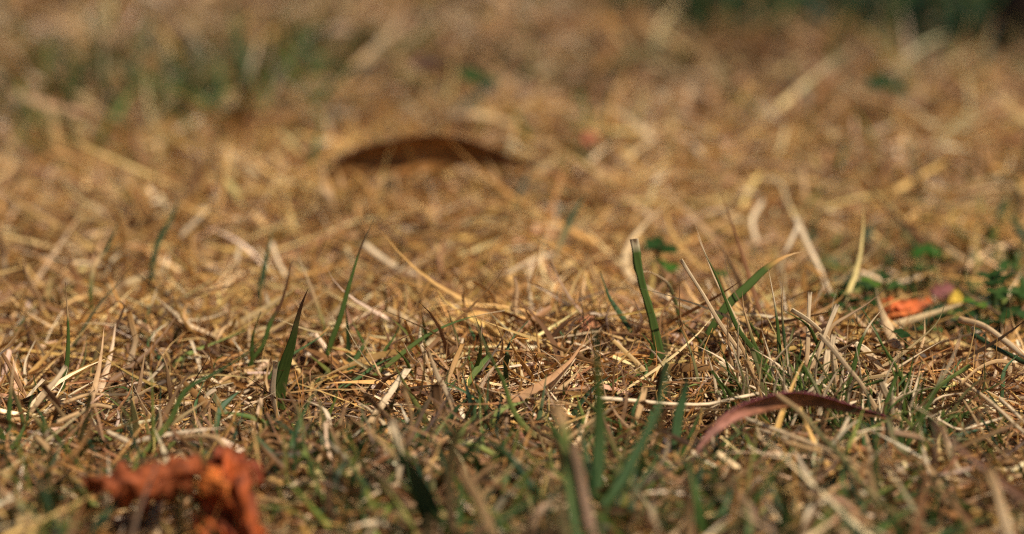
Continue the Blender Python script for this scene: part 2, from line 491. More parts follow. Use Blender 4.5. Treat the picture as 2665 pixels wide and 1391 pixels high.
def ribbon(name, P, w, cols, mat, side, fold=.22, thick=.00009, twist=0.0, ragged=0.0):
    """one solid blade: spine P (n,3), widths w (n), colours (n,3), side = rough width direction"""
    n = len(P)
    T = np.gradient(P, axis=0); T /= np.linalg.norm(T, axis=1, keepdims=True) + 1e-12
    side = np.asarray(side, float)
    if side.ndim == 1: side = np.repeat(side[None], n, 0)
    S = side - T * (side * T).sum(1, keepdims=True)
    S /= np.linalg.norm(S, axis=1, keepdims=True) + 1e-12
    Nn = np.cross(S, T)
    tw = np.linspace(0, 1, n) * twist if np.isscalar(twist) else np.asarray(twist)
    c, d = np.cos(tw)[:, None], np.sin(tw)[:, None]
    S, Nn = S * c + Nn * d, Nn * c - S * d
    hw = w[:, None] / 2
    jl = jr = np.zeros((n, 1))
    if ragged:
        jl = np.random.default_rng(n).normal(0, ragged, (n, 1)); jr = np.random.default_rng(n + 1).normal(0, ragged, (n, 1))
    q = hw * fold
    ring = [P - S * hw * (1 + jl) + Nn * q, P - S * hw * .5 + Nn * q * .25 + Nn * thick, P + Nn * thick * 1.6, P + S * hw * .5 + Nn * q * .25 + Nn * thick,
            P + S * hw * (1 + jr) + Nn * q, P + S * hw * .5 + Nn * q * .25 - Nn * thick, P - Nn * thick, P - S * hw * .5 + Nn * q * .25 - Nn * thick]
    V = np.stack(ring, 1).reshape(-1, 3)
    K = 8
    i = (np.arange(n - 1)[:, None] * K)
    j = np.arange(K)[None]
    F = np.stack([i + j, i + (j + 1) % K, i + K + (j + 1) % K, i + K + j], 2).reshape(-1, 4)
    F = F[:, ::-1]
    caps = []
    for b in (0, (n - 1) * K):
        caps += [[b, b + 1, b + 7, b], [b + 1, b + 2, b + 6, b + 7], [b + 2, b + 3, b + 5, b + 6], [b + 3, b + 4, b + 5, b + 3]]
    caps = np.array(caps)
    caps = caps[[1, 2, 5, 6]]
    F = np.concatenate([F, caps])
    Cc = np.repeat(cols[:, None], K, 1).reshape(-1, 3)
    u = np.array([0, .25, .5, .75, 1, .75, .5, .25])
    s = np.linspace(0, 1, n)
    uv = np.stack([np.tile(u, n), np.repeat(s * 3, K)], 1)
    return mesh_from(name, V, F, Cc, mat, uv)

def gradient(stops, n):
    if not isinstance(stops, list):
        stops = [(0, stops)]
    s = np.linspace(0, 1, n)
    xs = [a for a, _ in stops]; cs = np.array([c for _, c in stops])
    return np.stack([np.interp(s, xs, cs[:, k]) for k in range(3)], 1)

def centred(name, me_fn, P, parent=None, **kw):
    """the mesh is made round its own base so that the object's origin is where it stands"""
    o0 = P[0].copy()
    me = me_fn(P - o0)
    if parent is not None:
        return add(name, me, parent=parent, loc=tuple(o0 - np.array(parent.location)))
    return add(name, me, loc=tuple(o0), **kw)

def stand(path, w, cols, lean=.0, label=None, name='green_shoot', cat='grass shoot', prof='tip', twist=.3, n=18, parent=None,
          mat=None, bz=.008, fold=.22, yaw=0.0, group=None, ragged=0.0, thick=.00009, root=True):
    """a rooted blade traced base to tip in photo pixels; it stands on the lawn at its base"""
    if path[0][1] < 780:
        bz = max(bz, .013)                            # the grass is longer further back
    b = hit(path[0][0], path[0][1], bz)
    q = spline(path, n)
    s = np.linspace(0, 1, n)
    P = np.array([on_y(x, y, b[1] + lean * t ** 1.3) for (x, y), t in zip(q, s)])
    fl = gz(P[:, 0], P[:, 1]) + .001
    P[:, 2] = np.maximum(P[:, 2], fl)
    wm = (1.25 - .025 * min(max(w - 7, 0), 10)) * w / FPX * b[1]
    if prof == 'tip':
        ww = wm * np.clip(1.03 - s ** 2.2, .04, 1) * (.72 + .28 * np.sin(np.pi * np.clip(s * 1.5, 0, 1) ** .8))
    elif prof == 'belly':
        ww = wm * np.clip(np.sin(np.pi * (.12 + .86 * s)) ** .8, .05, 1)
    else:
        ww = wm * (.9 + .1 * np.sin(9 * s + w))
    C = gradient(cols, n)
    if root:                                   # the foot goes down into the soil
        P = np.concatenate([[P[0] + [0, .0005, -.010]], P]); ww = np.r_[ww[0] * .7, ww]; C = np.concatenate([C[:1], C])
    mat = mat or MAT_BLADE
    if mat is MAT_STRAW and name == 'green_shoot':
        name, cat = 'dry_stalk', 'dry stalk'
    side = (math.cos(yaw), math.sin(yaw), 0.02)
    return centred(name, lambda Q: ribbon(name, Q, ww, C, mat, side, fold, thick, twist, ragged), P, parent,
                   label=label, cat=cat, group=group)

def lie(path, w, cols, z=.008, label=None, name='dry_straw', cat='straw', prof='cut', twist=.3, n=14, parent=None, mat=None,
        fold=.3, tilt=.6, group=None, ragged=.0, thick=.00014):
    """a loose piece resting on the mat: every point lies z above the lawn (z may be a list along it)"""
    q = spline(path, n)
    s = np.linspace(0, 1, n)
    z = z + .004 if np.isscalar(z) else [a_ + .004 for a_ in z]
    zz = np.full(n, z) if np.isscalar(z) else np.interp(s, np.linspace(0, 1, len(z)), z)
    # ends rest on the lawn; the middle runs straight between them in depth
    a = hit(path[0][0], path[0][1], zz[0]); e = hit(path[-1][0], path[-1][1], zz[-1])
    P = np.array([on_y(x, y, a[1] + (e[1] - a[1]) * t) for (x, y), t in zip(q, s)])
    P[:, 2] = np.maximum(P[:, 2], gz(P[:, 0], P[:, 1]) + .002)
    wm = w / FPX * (a[1] + e[1]) / 2
    if prof == 'tip':
        ww = wm * np.clip(1.03 - s ** 2.2, .04, 1)
    elif prof == 'both':
        ww = wm * np.clip(np.sin(np.pi * (.04 + .92 * s)) ** .6, .06, 1)
    else:
        ww = wm * (.92 + .08 * np.sin(7 * s + w))
    C = gradient(cols, n)
    mid = np.array([0, math.sin(tilt), math.cos(tilt)]) if abs(path[-1][0] - path[0][0]) > abs(path[-1][1] - path[0][1]) * .8 else np.array([1, 0, .1])
    return centred(name, lambda Q: ribbon(name, Q, ww, C, mat or MAT_STRAW, mid, fold, thick, twist, ragged), P, parent,
                   label=label, cat=cat, group=group)

# --- green blades that stand alone
stand([(846, 950), (862, 890), (882, 838), (904, 760), (920, 705), (935, 656), (957, 605), (977, 565)], 15,
      [(0, GRN), (.72, GRN), (.76, BRN), (1, srgb(96, 96, 70))], .004, 'tallest slender green blade with a dry brown thread of a tip', twist=.2)
stand([(957, 992), (1026, 938), (1070, 902), (1113, 873), (1193, 836), (1252, 820), (1315, 809)], 12,
      [(0, LGRN), (.5, GRN), (.78, GRN), (.84, TAN), (1, PALE)], .006, 'thin green blade arching low over the straw, its tip dried pale')
stand([(1722, 935), (1714, 905), (1696, 822), (1674, 749), (1660, 683), (1651, 622)], 25,
      [(0, GRN), (.9, GRN), (.96, PALE), (1, PALE)], .004, 'broad upright green blade with nibbled dry edges beside a clover', prof='cut', ragged=.10, twist=.25)
stand([(1640, 860), (1612, 815), (1587, 778), (1572, 738), (1559, 700)], 14, [(0, BGRN), (1, DGRN)], .006,
      'short pointed green blade leaning away from the broad nibbled one')
stand([(1772, 850), (1765, 814), (1752, 770), (1740, 741), (1714, 720), (1682, 707), (1649, 716), (1616, 738)], 10,
      [(0, GRN), (.4, OLIVE), (.55, PALE), (1, TAN)], -.003, 'thin blade bent over in a hook, green below and straw pale above', twist=.5)
stand([(727, 1072), (730, 1000), (745, 940), (759, 895), (776, 825), (788, 785), (802, 752)], 36,
      [(0, GRN), (.62, GRN), (.72, OLIVE), (.8, BRN), (1, BRN)], -.008, 'widest dark green blade with a shrivelled brown tip', prof='tip', twist=.3)
stand([(374, 1180), (440, 1100), (486, 1014), (560, 972), (640, 922), (714, 858)], 17, [(0, LGRN), (.3, GRN), (.7, DGRN), (1, GRN)], .006,
      'long green blade slanting low across the straw above the crumpled orange leaf', twist=.5)
stand([(452, 945), (500, 918), (547, 898), (592, 880), (640, 860)], 15, [(0, LGRN), (1, LGRN)], .008, 'pale green blade lying almost flat on golden straw', twist=.3)
stand([(160, 1030), (168, 985), (175, 940), (178, 873), (175, 800), (170, 734)], 13,
      [(0, GRN), (.65, GRN), (.72, TAN), (1, BRN)], .003, 'upright green blade with a withered tip in front of a curled brown one')
stand([(178, 925), (215, 860), (251, 803), (310, 734), (342, 694)], 8, [(0, srgb(96, 92, 54)), (1, srgb(90, 80, 58))], .006, 'thread thin olive blade slanting over a curled brown one')
stand([(22, 1145), (23, 1090), (27, 1030), (35, 960), (50, 905)], 15, [(0, BGRN), (.45, GRN), (.6, TAN), (1, PALE)], .002, 'stout blade, green at its foot and bleached above, beside twisted dead leaves')
stand([(650, 945), (685, 898), (703, 843), (732, 789), (754, 705), (760, 678), (780, 690), (798, 700)], 11,
      [(0, GRN), (.35, GRN), (.45, BRN), (1, BRN)], .004, 'green blade with a brown dead top snapped over at a sharp angle', twist=.4)
stand([(843, 850), (828, 805), (813, 760), (794, 712), (776, 669)], 10, [(0, LGRN), (.4, TAN), (1, PALE)], .003, 'pale blade leaning towards the snapped one, green at its foot')
stand([(690, 1000), (735, 940), (790, 905), (840, 872), (868, 845)], 10, [(0, GRN), (1, BGRN)], .006, 'thin green blade lying across behind the widest dark one')
stand([(905, 975), (932, 925), (952, 890), (968, 855)], 18, [(0, BGRN), (.6, GRN), (.75, TAN), (1, BRN)], .003, 'green blade stub whose top half is dead, near the tallest slender blade')
stand([(975, 960), (1000, 915), (1030, 870), (1048, 828)], 8, [(0, GRN), (.7, GRN), (1, BRN)], .003, 'narrow green blade with a brown needle tip')
stand([(870, 1020), (930, 985), (990, 945), (1040, 925), (1075, 912)], 13, [(0, BGRN), (1, GRN)], .006, 'blue green blade reaching over the broad cut straw', twist=.6)
stand([(1215, 1000), (1240, 965), (1275, 925)], 22, [(0, LGRN), (1, GRN)], .004, 'short wide light green blade stub between straws', prof='cut', ragged=.06)
stand([(1470, 1182), (1440, 1160), (1391, 1134), (1333, 1064), (1311, 995), (1285, 945), (1262, 900), (1238, 840), (1215, 771)], 15,
      [(0, BRN), (.12, TAN), (.25, LGRN), (.6, GRN), (.75, OLIVE), (1, srgb(130, 116, 90))], .004, 'long blade leaning diagonally, green with a grey dry end, rooted in dark thatch')
stand([(1318, 990), (1316, 955), (1322, 922)], 13, [(0, DGRN), (1, DGRN)], -.004, 'stubby dark green blade crossing the long diagonal one', prof='cut')
stand([(1548, 1300), (1555, 1230), (1559, 1150), (1560, 1080), (1556, 1000), (1551, 900), (1546, 805)], 36, [(0, SGRN), (.6, GRN), (1, srgb(84, 84, 62))], -.004,
      'tall soft focus green blade, wide at its foot and thread thin on top', twist=.1)
stand([(1560, 1330), (1610, 1265), (1650, 1190), (1690, 1115), (1723, 1028), (1733, 940), (1725, 840)], 30, [(0, SGRN), (1, SGRN)], -.004,
      'tall soft focus blue green blade curving up in front of the nibbled one', twist=.15)
stand([(1756, 1205), (1758, 1150), (1764, 1090), (1778, 1035), (1790, 980)], 28, [(0, SGRN), (.75, BGRN), (1, srgb(46, 66, 42))], .000,
      'blue green blade with a dark tip next to the arched red brown leaf', prof='belly', twist=.2)
stand([(1512, 1440), (1496, 1340), (1482, 1240), (1472, 1150), (1462, 1095), (1445, 1050)], 36, [(0, SGRN), (.8, LGRN), (.88, TAN), (1, TAN)], .004,
      'thick soft focus green blade with a bleached blunt end', prof='cut', twist=.2)
stand([(1128, 1400), (1122, 1350), (1100, 1280), (1076, 1225), (1050, 1180)], 66, [(0, DGRN), (1, srgb(52, 80, 58))], -.006, 'very wide dark bluish green leaf blade, out of focus', prof='belly', twist=.5)
stand([(1230, 1450), (1300, 1360), (1390, 1300), (1450, 1275)], 22, [(0, DGRN), (1, GRN)], .006, 'out of focus green blade lying towards the thick bleached-ended one')
stand([(455, 1450), (470, 1380), (462, 1310), (450, 1255)], 26, [(0, DGRN), (1, DGRN)], -.010, 'dark green blade in front of the crumpled orange leaf')
stand([(590, 1440), (560, 1390), (530, 1350), (500, 1320)], 22, [(0, GRN), (1, OLIVE)], -.010, 'olive green blade crossing the folded lobe of the crumpled orange leaf')
stand([(130, 1330), (128, 1270), (122, 1215), (112, 1165)], 24, [(0, BGRN), (1, GRN)], -.004, 'soft green blade beside the crumpled orange leaf')
stand([(235, 1320), (200, 1270), (160, 1215), (120, 1175), (90, 1150)], 20, [(0, GRN), (1, OLIVE)], -.008, 'green blade leaning away from the crumpled orange leaf')
stand([(110, 1400), (160, 1365), (215, 1372)], 26, [(0, LGRN), (1, LGRN)], 0, 'bright green blade lying flat in front of the crumpled orange leaf')
stand([(905, 1240), (925, 1190), (912, 1150), (900, 1110)], 20, [(0, YGRN), (1, LGRN)], -.002, 'yellow green blade among brown foreground stubble')
stand([(1185, 1190), (1195, 1145), (1212, 1110), (1245, 1075)], 20, [(0, OLIVE), (1, LGRN)], .002, 'olive blade folded up near the broad cut straw')
stand([(1850, 1180), (1900, 1145), (1945, 1120), (1970, 1108)], 10, [(0, GRN), (1, GRN)], .003, 'thin green blade under the arched red brown leaf')
stand([(1740, 1250), (1790, 1215), (1840, 1192), (1870, 1184)], 24, [(0, GRN), (1, LGRN)], -.004, 'soft focus pale green blade end by the stem of the red brown leaf')
stand([(1900, 1210), (1925, 1180), (1955, 1150)], 9, [(0, GRN), (1, GRN)], .002, 'small bright green blade in the dark hollow beneath the red brown leaf')
# --- out of focus blades behind
stand([(393, 735), (399, 676), (412, 632), (448, 566), (464, 519)], 15, [(0, DGRN), (1, DGRN)], .01, 'dark green blade standing alone in blurred golden grass, kinked midway', prof='belly', twist=.2)
stand([(235, 760), (248, 687), (277, 650), (298, 605), (312, 575)], 13, [(0, GRN), (.4, TAN), (.6, DGRN), (1, DGRN)], .01, 'blurred slim green blade near the kinked dark one', twist=.2)
stand([(676, 760), (692, 676), (702, 630), (716, 585)], 14, [(0, DGRN), (.6, DGRN), (1, OLIVE)], .008, 'blurred dark green blade with a grey tip beside a pale straw', twist=.2)
stand([(1440, 690), (1459, 632), (1496, 552), (1525, 505)], 16, [(0, TAN), (.4, OLIVE), (.6, DGRN), (1, DGRN)], .01, 'blurred blade with a dark spear-shaped top and tan stalk', prof='belly', twist=.1)
stand([(2600, 560), (2620, 520), (2640, 500)], 20, DGRN, .01, 'blurred dark green blade near the clover patch')
stand([(2665, 620), (2640, 580), (2618, 552)], 22, DGRN, .01, 'blurred dark blade leaning over the clover patch')
# --- dry single blades
stand([(240, 960), (262, 898), (295, 862), (317, 818), (323, 794), (313, 785), (291, 796), (255, 815), (219, 814)], 13,
      [(0, OLIVE), (.3, srgb(150, 112, 74)), (.5, BRN), (1, DBRN)], .004, 'curled brown dead blade hooking over at the top', mat=MAT_STRAW, twist=1.2, n=26)
stand([(300, 880), (320, 833), (350, 814), (393, 800), (426, 793)], 10, [(0, BRN), (.4, DBRN), (1, BRN)], .004, 'thin brown dead blade jutting sideways with a frayed end', mat=MAT_STRAW, twist=1)
stand([(370, 860), (385, 815), (397, 785), (405, 760), (410, 741)], 7, [(0, BGRN), (.5, OLIVE), (.7, PALE), (1, PALE)], .004, 'slender blade with a knobbly pale end')
stand([(62, 1110), (50, 1060), (36, 1024), (18, 975), (0, 936), (-15, 905)], 10, [(0, GRN), (.3, OLIVE), (.5, BRN), (1, BRN)], .0, 'brown withered blade leaning over a stout bleached one', mat=MAT_STRAW)
stand([(60, 1100), (90, 1060), (120, 1020), (150, 985), (172, 953)], 16, [(0, TAN), (1, PALE)], .003, 'pale straw blade slanting upward with a split end', mat=MAT_STRAW, prof='cut')
stand([(345, 1075), (362, 1010), (372, 950), (380, 900)], 14, [(0, srgb(170, 130, 100)), (1, TAN)], .002, 'pinkish tan dead blade standing upright in golden straw', mat=MAT_STRAW)
stand([(445, 1040), (440, 1000), (432, 950), (418, 918), (412, 910)], 13, [(0, BRN), (1, TAN)], .0, 'grey brown dead blade with a bent-over head', mat=MAT_STRAW)
stand([(395, 1130), (430, 1080), (465, 1010), (505, 950)], 15, [(0, TAN), (1, srgb(170, 130, 92))], -.003, 'tan dead blade crossing the long slanting green blade', mat=MAT_STRAW)
stand([(330, 1190), (350, 1150), (338, 1105), (310, 1050), (275, 1000), (225, 985)], 8, [(0, GRN), (.4, OLIVE), (1, TAN)], -.002, 'thin blade arching back, green low and tan above', twist=.6)
stand([(410, 1150), (418, 1095), (413, 1055)], 12, [(0, TAN), (1, PALE)], .0, 'short pale dead tip standing before the slanting green blade', mat=MAT_STRAW)
stand([(90, 920), (76, 880), (62, 845), (40, 850), (15, 860)], 10, [(0, BRN), (1, DBRN)], .004, 'dark brown dead leaf folded like an awning', mat=MAT_STRAW, twist=.8)
stand([(160, 930), (163, 880), (160, 835), (175, 845), (185, 865)], 8, [(0, BRN), (1, DBRN)], .002, 'dark hooked dead leaf clasping the upright green blade', mat=MAT_STRAW, twist=1)
stand([(100, 900), (82, 860), (66, 815), (75, 805)], 11, [(0, TAN), (1, BRN)], .003, 'twisted tan dead leaf with a dark tip', mat=MAT_STRAW, twist=1.2)
stand([(336, 960), (345, 920), (352, 890), (345, 850), (335, 810)], 20, [(0, PALE), (.6, TAN), (1, GOLD)], .002, 'thick pale stem stub with a broken collar', mat=MAT_STRAW, prof='cut', ragged=.12, twist=.4)
stand([(1118, 960), (1106, 925), (1094, 885), (1094, 842)], 11, [(0, TAN), (.7, PALE), (1, OLIVE)], .003, 'pale dead blade with a slim pointed husk on top', mat=MAT_STRAW, prof='belly')
stand([(1195, 955), (1188, 930), (1200, 900), (1204, 880)], 9, [(0, TAN), (1, PALE)], .003, 'tan stem with a torn pale end', mat=MAT_STRAW, prof='cut', ragged=.2)
stand([(1408, 950), (1402, 910), (1398, 875), (1393, 843)], 8, [(0, TAN), (.5, GOLD), (1, BRN)], .003, 'thin dry stalk with a brown tip among golden straw', mat=MAT_STRAW)
stand([(1343, 850), (1342, 800), (1345, 750), (1338, 720)], 9, [(0, TAN), (1, srgb(170, 130, 90))], .006, 'blurred straight tan stalk behind the ridge of golden straw', mat=MAT_STRAW, prof='cut')
stand([(1186, 1125), (1178, 1060), (1160, 1015), (1143, 988), (1126, 945), (1113, 905)], 16, [(0, GOLD), (.5, PALE), (1, TAN)], .002, 'folded pale dead blade rising behind a broad brown one', mat=MAT_STRAW, prof='belly')
stand([(1178, 1130), (1160, 1085), (1142, 1045), (1134, 1000)], 34, [(0, TAN), (.6, srgb(165, 125, 85)), (1, BRN)], -.001, 'broad brown ribbed dead blade with a ragged dark end', mat=MAT_STRAW, prof='cut', ragged=.08)
stand([(1392, 1060), (1425, 1015), (1460, 975), (1500, 932)], 20, [(0, TAN), (1, PALE)], .004, 'tan blade split in two strips pointing up from golden straw', mat=MAT_STRAW, prof='belly')
stand([(1428, 1062), (1452, 1020), (1490, 985), (1524, 940)], 15, [(0, TAN), (1, TAN)], .004, 'tan blade lying against the split one', mat=MAT_STRAW)
stand([(1160, 1005), (1175, 965), (1195, 915), (1204, 895)], 15, [(0, TAN), (1, GOLD)], .004, 'upright tan blade beside the folded pale one', mat=MAT_STRAW, prof='cut')
stand([(1300, 1460), (1275, 1370), (1245, 1300), (1215, 1250), (1195, 1215)], 32, [(0, TAN), (1, TAN)], .0, 'thick out of focus tan blade in the green foreground', mat=MAT_STRAW, prof='cut')
stand([(1030, 1300), (1000, 1260), (950, 1220), (920, 1180)], 34, [(0, srgb(150, 118, 88)), (1, OLIVE)], -.002, 'out of focus greyish tan blade behind the very wide dark leaf', mat=MAT_STRAW)
stand([(1180, 1420), (1172, 1330), (1168, 1240), (1180, 1160), (1190, 1110)], 26, [(0, srgb(150, 116, 84)), (1, OLIVE)], -.006, 'out of focus upright brown stem in the foreground', mat=MAT_STRAW, prof='cut')
stand([(1560, 1440), (1540, 1380), (1520, 1290), (1502, 1200), (1488, 1150)], 30, [(0, srgb(186, 150, 124)), (1, srgb(170, 136, 104))], .002, 'thick pinkish tan dead blade leaning on the thick green one', mat=MAT_STRAW, prof='cut')
stand([(1460, 1480), (1470, 1400), (1450, 1300), (1400, 1210), (1350, 1160)], 26, [(0, OLIVE), (.5, srgb(150, 130, 90)), (1, TAN)], -.002, 'out of focus arching olive brown blade', mat=MAT_STRAW)
stand([(1260, 1290), (1300, 1250), (1340, 1212)], 26, [(0, TAN), (1, TAN)], .0, 'soft tan blade lying between green foreground blades', mat=MAT_STRAW)
stand([(275, 1300), (258, 1240), (262, 1200)], 22, [(0, PALE), (1, TAN)], -.002, 'blurred pale dead tip next to the crumpled orange leaf', mat=MAT_STRAW)
stand([(2640, 1440), (2610, 1340), (2590, 1270), (2570, 1220)], 30, [(0, PALE), (1, TAN)], .002, 'thick bleached straw leaning in the shaded stubble', mat=MAT_STRAW, prof='cut')
stand([(1795, 1400), (1792, 1320), (1788, 1240)], 26, [(0, TAN), (1, srgb(170, 140, 104))], -.004, 'blurred upright tan stem below the stem of the red brown leaf', mat=MAT_STRAW, prof='cut')
stand([(1900, 1400), (1935, 1310), (1965, 1240), (1990, 1190)], 15, [(0, OLIVE), (1, TAN)], -.004, 'blurred olive tan stem leaning under the red brown leaf', mat=MAT_STRAW)
stand([(2200, 1270), (2240, 1230), (2280, 1185), (2320, 1145)], 15, [(0, TAN), (1, PALE)], -.002, 'tan blade angled up in front of the fanning tuft', mat=MAT_STRAW)
stand([(2500, 1240), (2470, 1180), (2455, 1120), (2450, 1105)], 18, [(0, PALE), (1, TAN)], .0, 'pale bent blade with a blunt top at the foot of the fanning tuft', mat=MAT_STRAW, prof='cut')

# --- loose straws lying on the mat
lie([(964, 1104), (1000, 1048), (1030, 1005), (1062, 962)], 26, [(0, TAN), (.5, PALE), (1, PALE)], [.006, .013], 'broad pale ribbed straw with a square cut end', ragged=.04, n=16, twist=.15)
lie([(1548, 1035), (1640, 1042), (1765, 1052), (1856, 1050), (1905, 1038), (1975, 1024)], 13, PALE, .010, 'long pale straw lying level next to the arched red brown leaf')
lie([(945, 637), (1020, 690), (1100, 728)], 20, PALE, [.012, .006], 'pale blurred straw lying behind the tallest green blade')
lie([(1457, 660), (1390, 676), (1317, 714)], 13, PALE, .010, 'blurred pale straw lying on golden thatch')
lie([(526, 562), (495, 592), (462, 627)], 16, PALE, [.014, .006], 'blurred pale straw near the kinked dark blade')
lie([(706, 632), (722, 675), (744, 720)], 14, PALE, [.012, .005], 'blurred pale straw leaning against a dark green blade')
lie([(760, 722), (840, 705), (905, 680)], 13, GOLD, .010, 'blurred golden straw lying level behind the snapped blade')
lie([(2070, 565), (2100, 630), (2130, 690), (2160, 765)], 20, PALE, [.020, .008], 'thick pale blurred stem bent near the clover patch')
lie([(2240, 708), (2330, 735), (2400, 720)], 13, PALE, .010, 'pale blurred stem lying across the clover patch')
lie([(122, 1075), (180, 1045), (230, 1028), (300, 1030)], 12, TAN, .009, 'tan straw lying bundled beside the slanting pale blade')
lie([(150, 1100), (205, 1075), (245, 1055), (290, 1060)], 14, TAN, .009, 'second tan straw of the bundle beside the slanting pale blade')
lie([(278, 1125), (305, 1138), (335, 1152)], 16, PALE, .008, 'short pale chip of straw in a dark hollow')
lie([(470, 1140), (520, 1135), (560, 1140), (590, 1170)], 15, TAN, .008, 'tan straw bowed over the hollow behind the crumpled orange leaf')
lie([(95, 1155), (118, 1130), (132, 1118)], 22, PALE, [.008, .012], 'blurred pale stub of straw by the slanting pale blade')
lie([(2170, 1160), (2190, 1125), (2210, 1085)], 10, PALE, [.006, .012], 'bright short straw propped up inside the fanning tuft')
lie([(1945, 1162), (1990, 1185), (2055, 1195)], 8, PALE, .008, 'slim curved pale straw beneath the red brown leaf')
lie([(2230, 1128), (2270, 1118), (2340, 1118)], 7, PALE, .010, 'thin level pale straw under the fanning tuft')
lie([(2130, 1300), (2160, 1280), (2195, 1262)], 16, TAN, .008, 'tan straw lying in shaded foreground stubble')
lie([(2440, 1090), (2500, 1118), (2550, 1105), (2610, 1088)], 9, PALE, .010, 'pale straw lying level beyond the fanning tuft')
lie([(2462, 966), (2520, 1005), (2568, 1040), (2665, 1128)], 11, [(0, TAN), (1, PALE)], .012, 'long straight straw slanting down from the fanning tuft')
lie([(2600, 1038), (2635, 1070), (2680, 1115)], 12, PALE, .012, 'straight pale straw parallel to the long slanting one')
lie([(2497, 1028), (2530, 1080), (2575, 1150), (2620, 1190), (2690, 1210)], 9, TAN, .011, 'curving tan stem lying over the long slanting straw', prof='tip')
lie([(2660, 960), (2600, 940), (2545, 960), (2500, 1000)], 12, TAN, [.006, .014], 'tan stem bowed in a low arch behind the fanning tuft')
lie([(2494, 832), (2560, 850), (2610, 885), (2670, 930)], 20, [(0, TAN), (1, PALE)], .012, 'blurred thick tan stem lying beyond the fanning tuft')
lie([(2530, 870), (2580, 900), (2670, 945)], 14, DGRN, .010, 'dark green blade lying along the blurred thick tan stem')
lie([(2020, 1028), (2079, 1071), (2130, 1130), (2185, 1185), (2240, 1258), (2294, 1312), (2433, 1389)], 17, [(0, TAN), (.3, OLIVE), (.6, OLIVE), (1, TAN)],
    [.018, .012, .008], 'long olive stem lying slantwise over the red brown leaf and the tuft', n=22)
lie([(1929, 1086), (1998, 1112), (2093, 1148), (2166, 1177), (2250, 1218)], 12, [(0, PALE), (1, TAN)], [.012, .010], 'pale straw running out from under the red brown leaf')
lie([(2036, 1150), (2110, 1170), (2190, 1200), (2270, 1240)], 15, TAN, .008, 'thick tan straw lying below the long olive stem')
lie([(1975, 1120), (2030, 1140), (2070, 1148)], 18, PALE, .008, 'frayed pale flake of straw under the red brown leaf', ragged=.15)
lie([(20, 128), (50, 175), (80, 222)], 32, PALE, [.03, .01], 'very blurred thick pale straw far back among green patches')
lie([(712, 20), (702, 55), (698, 80)], 26, PALE, [.03, .015], 'very blurred whitish chip of straw far back')

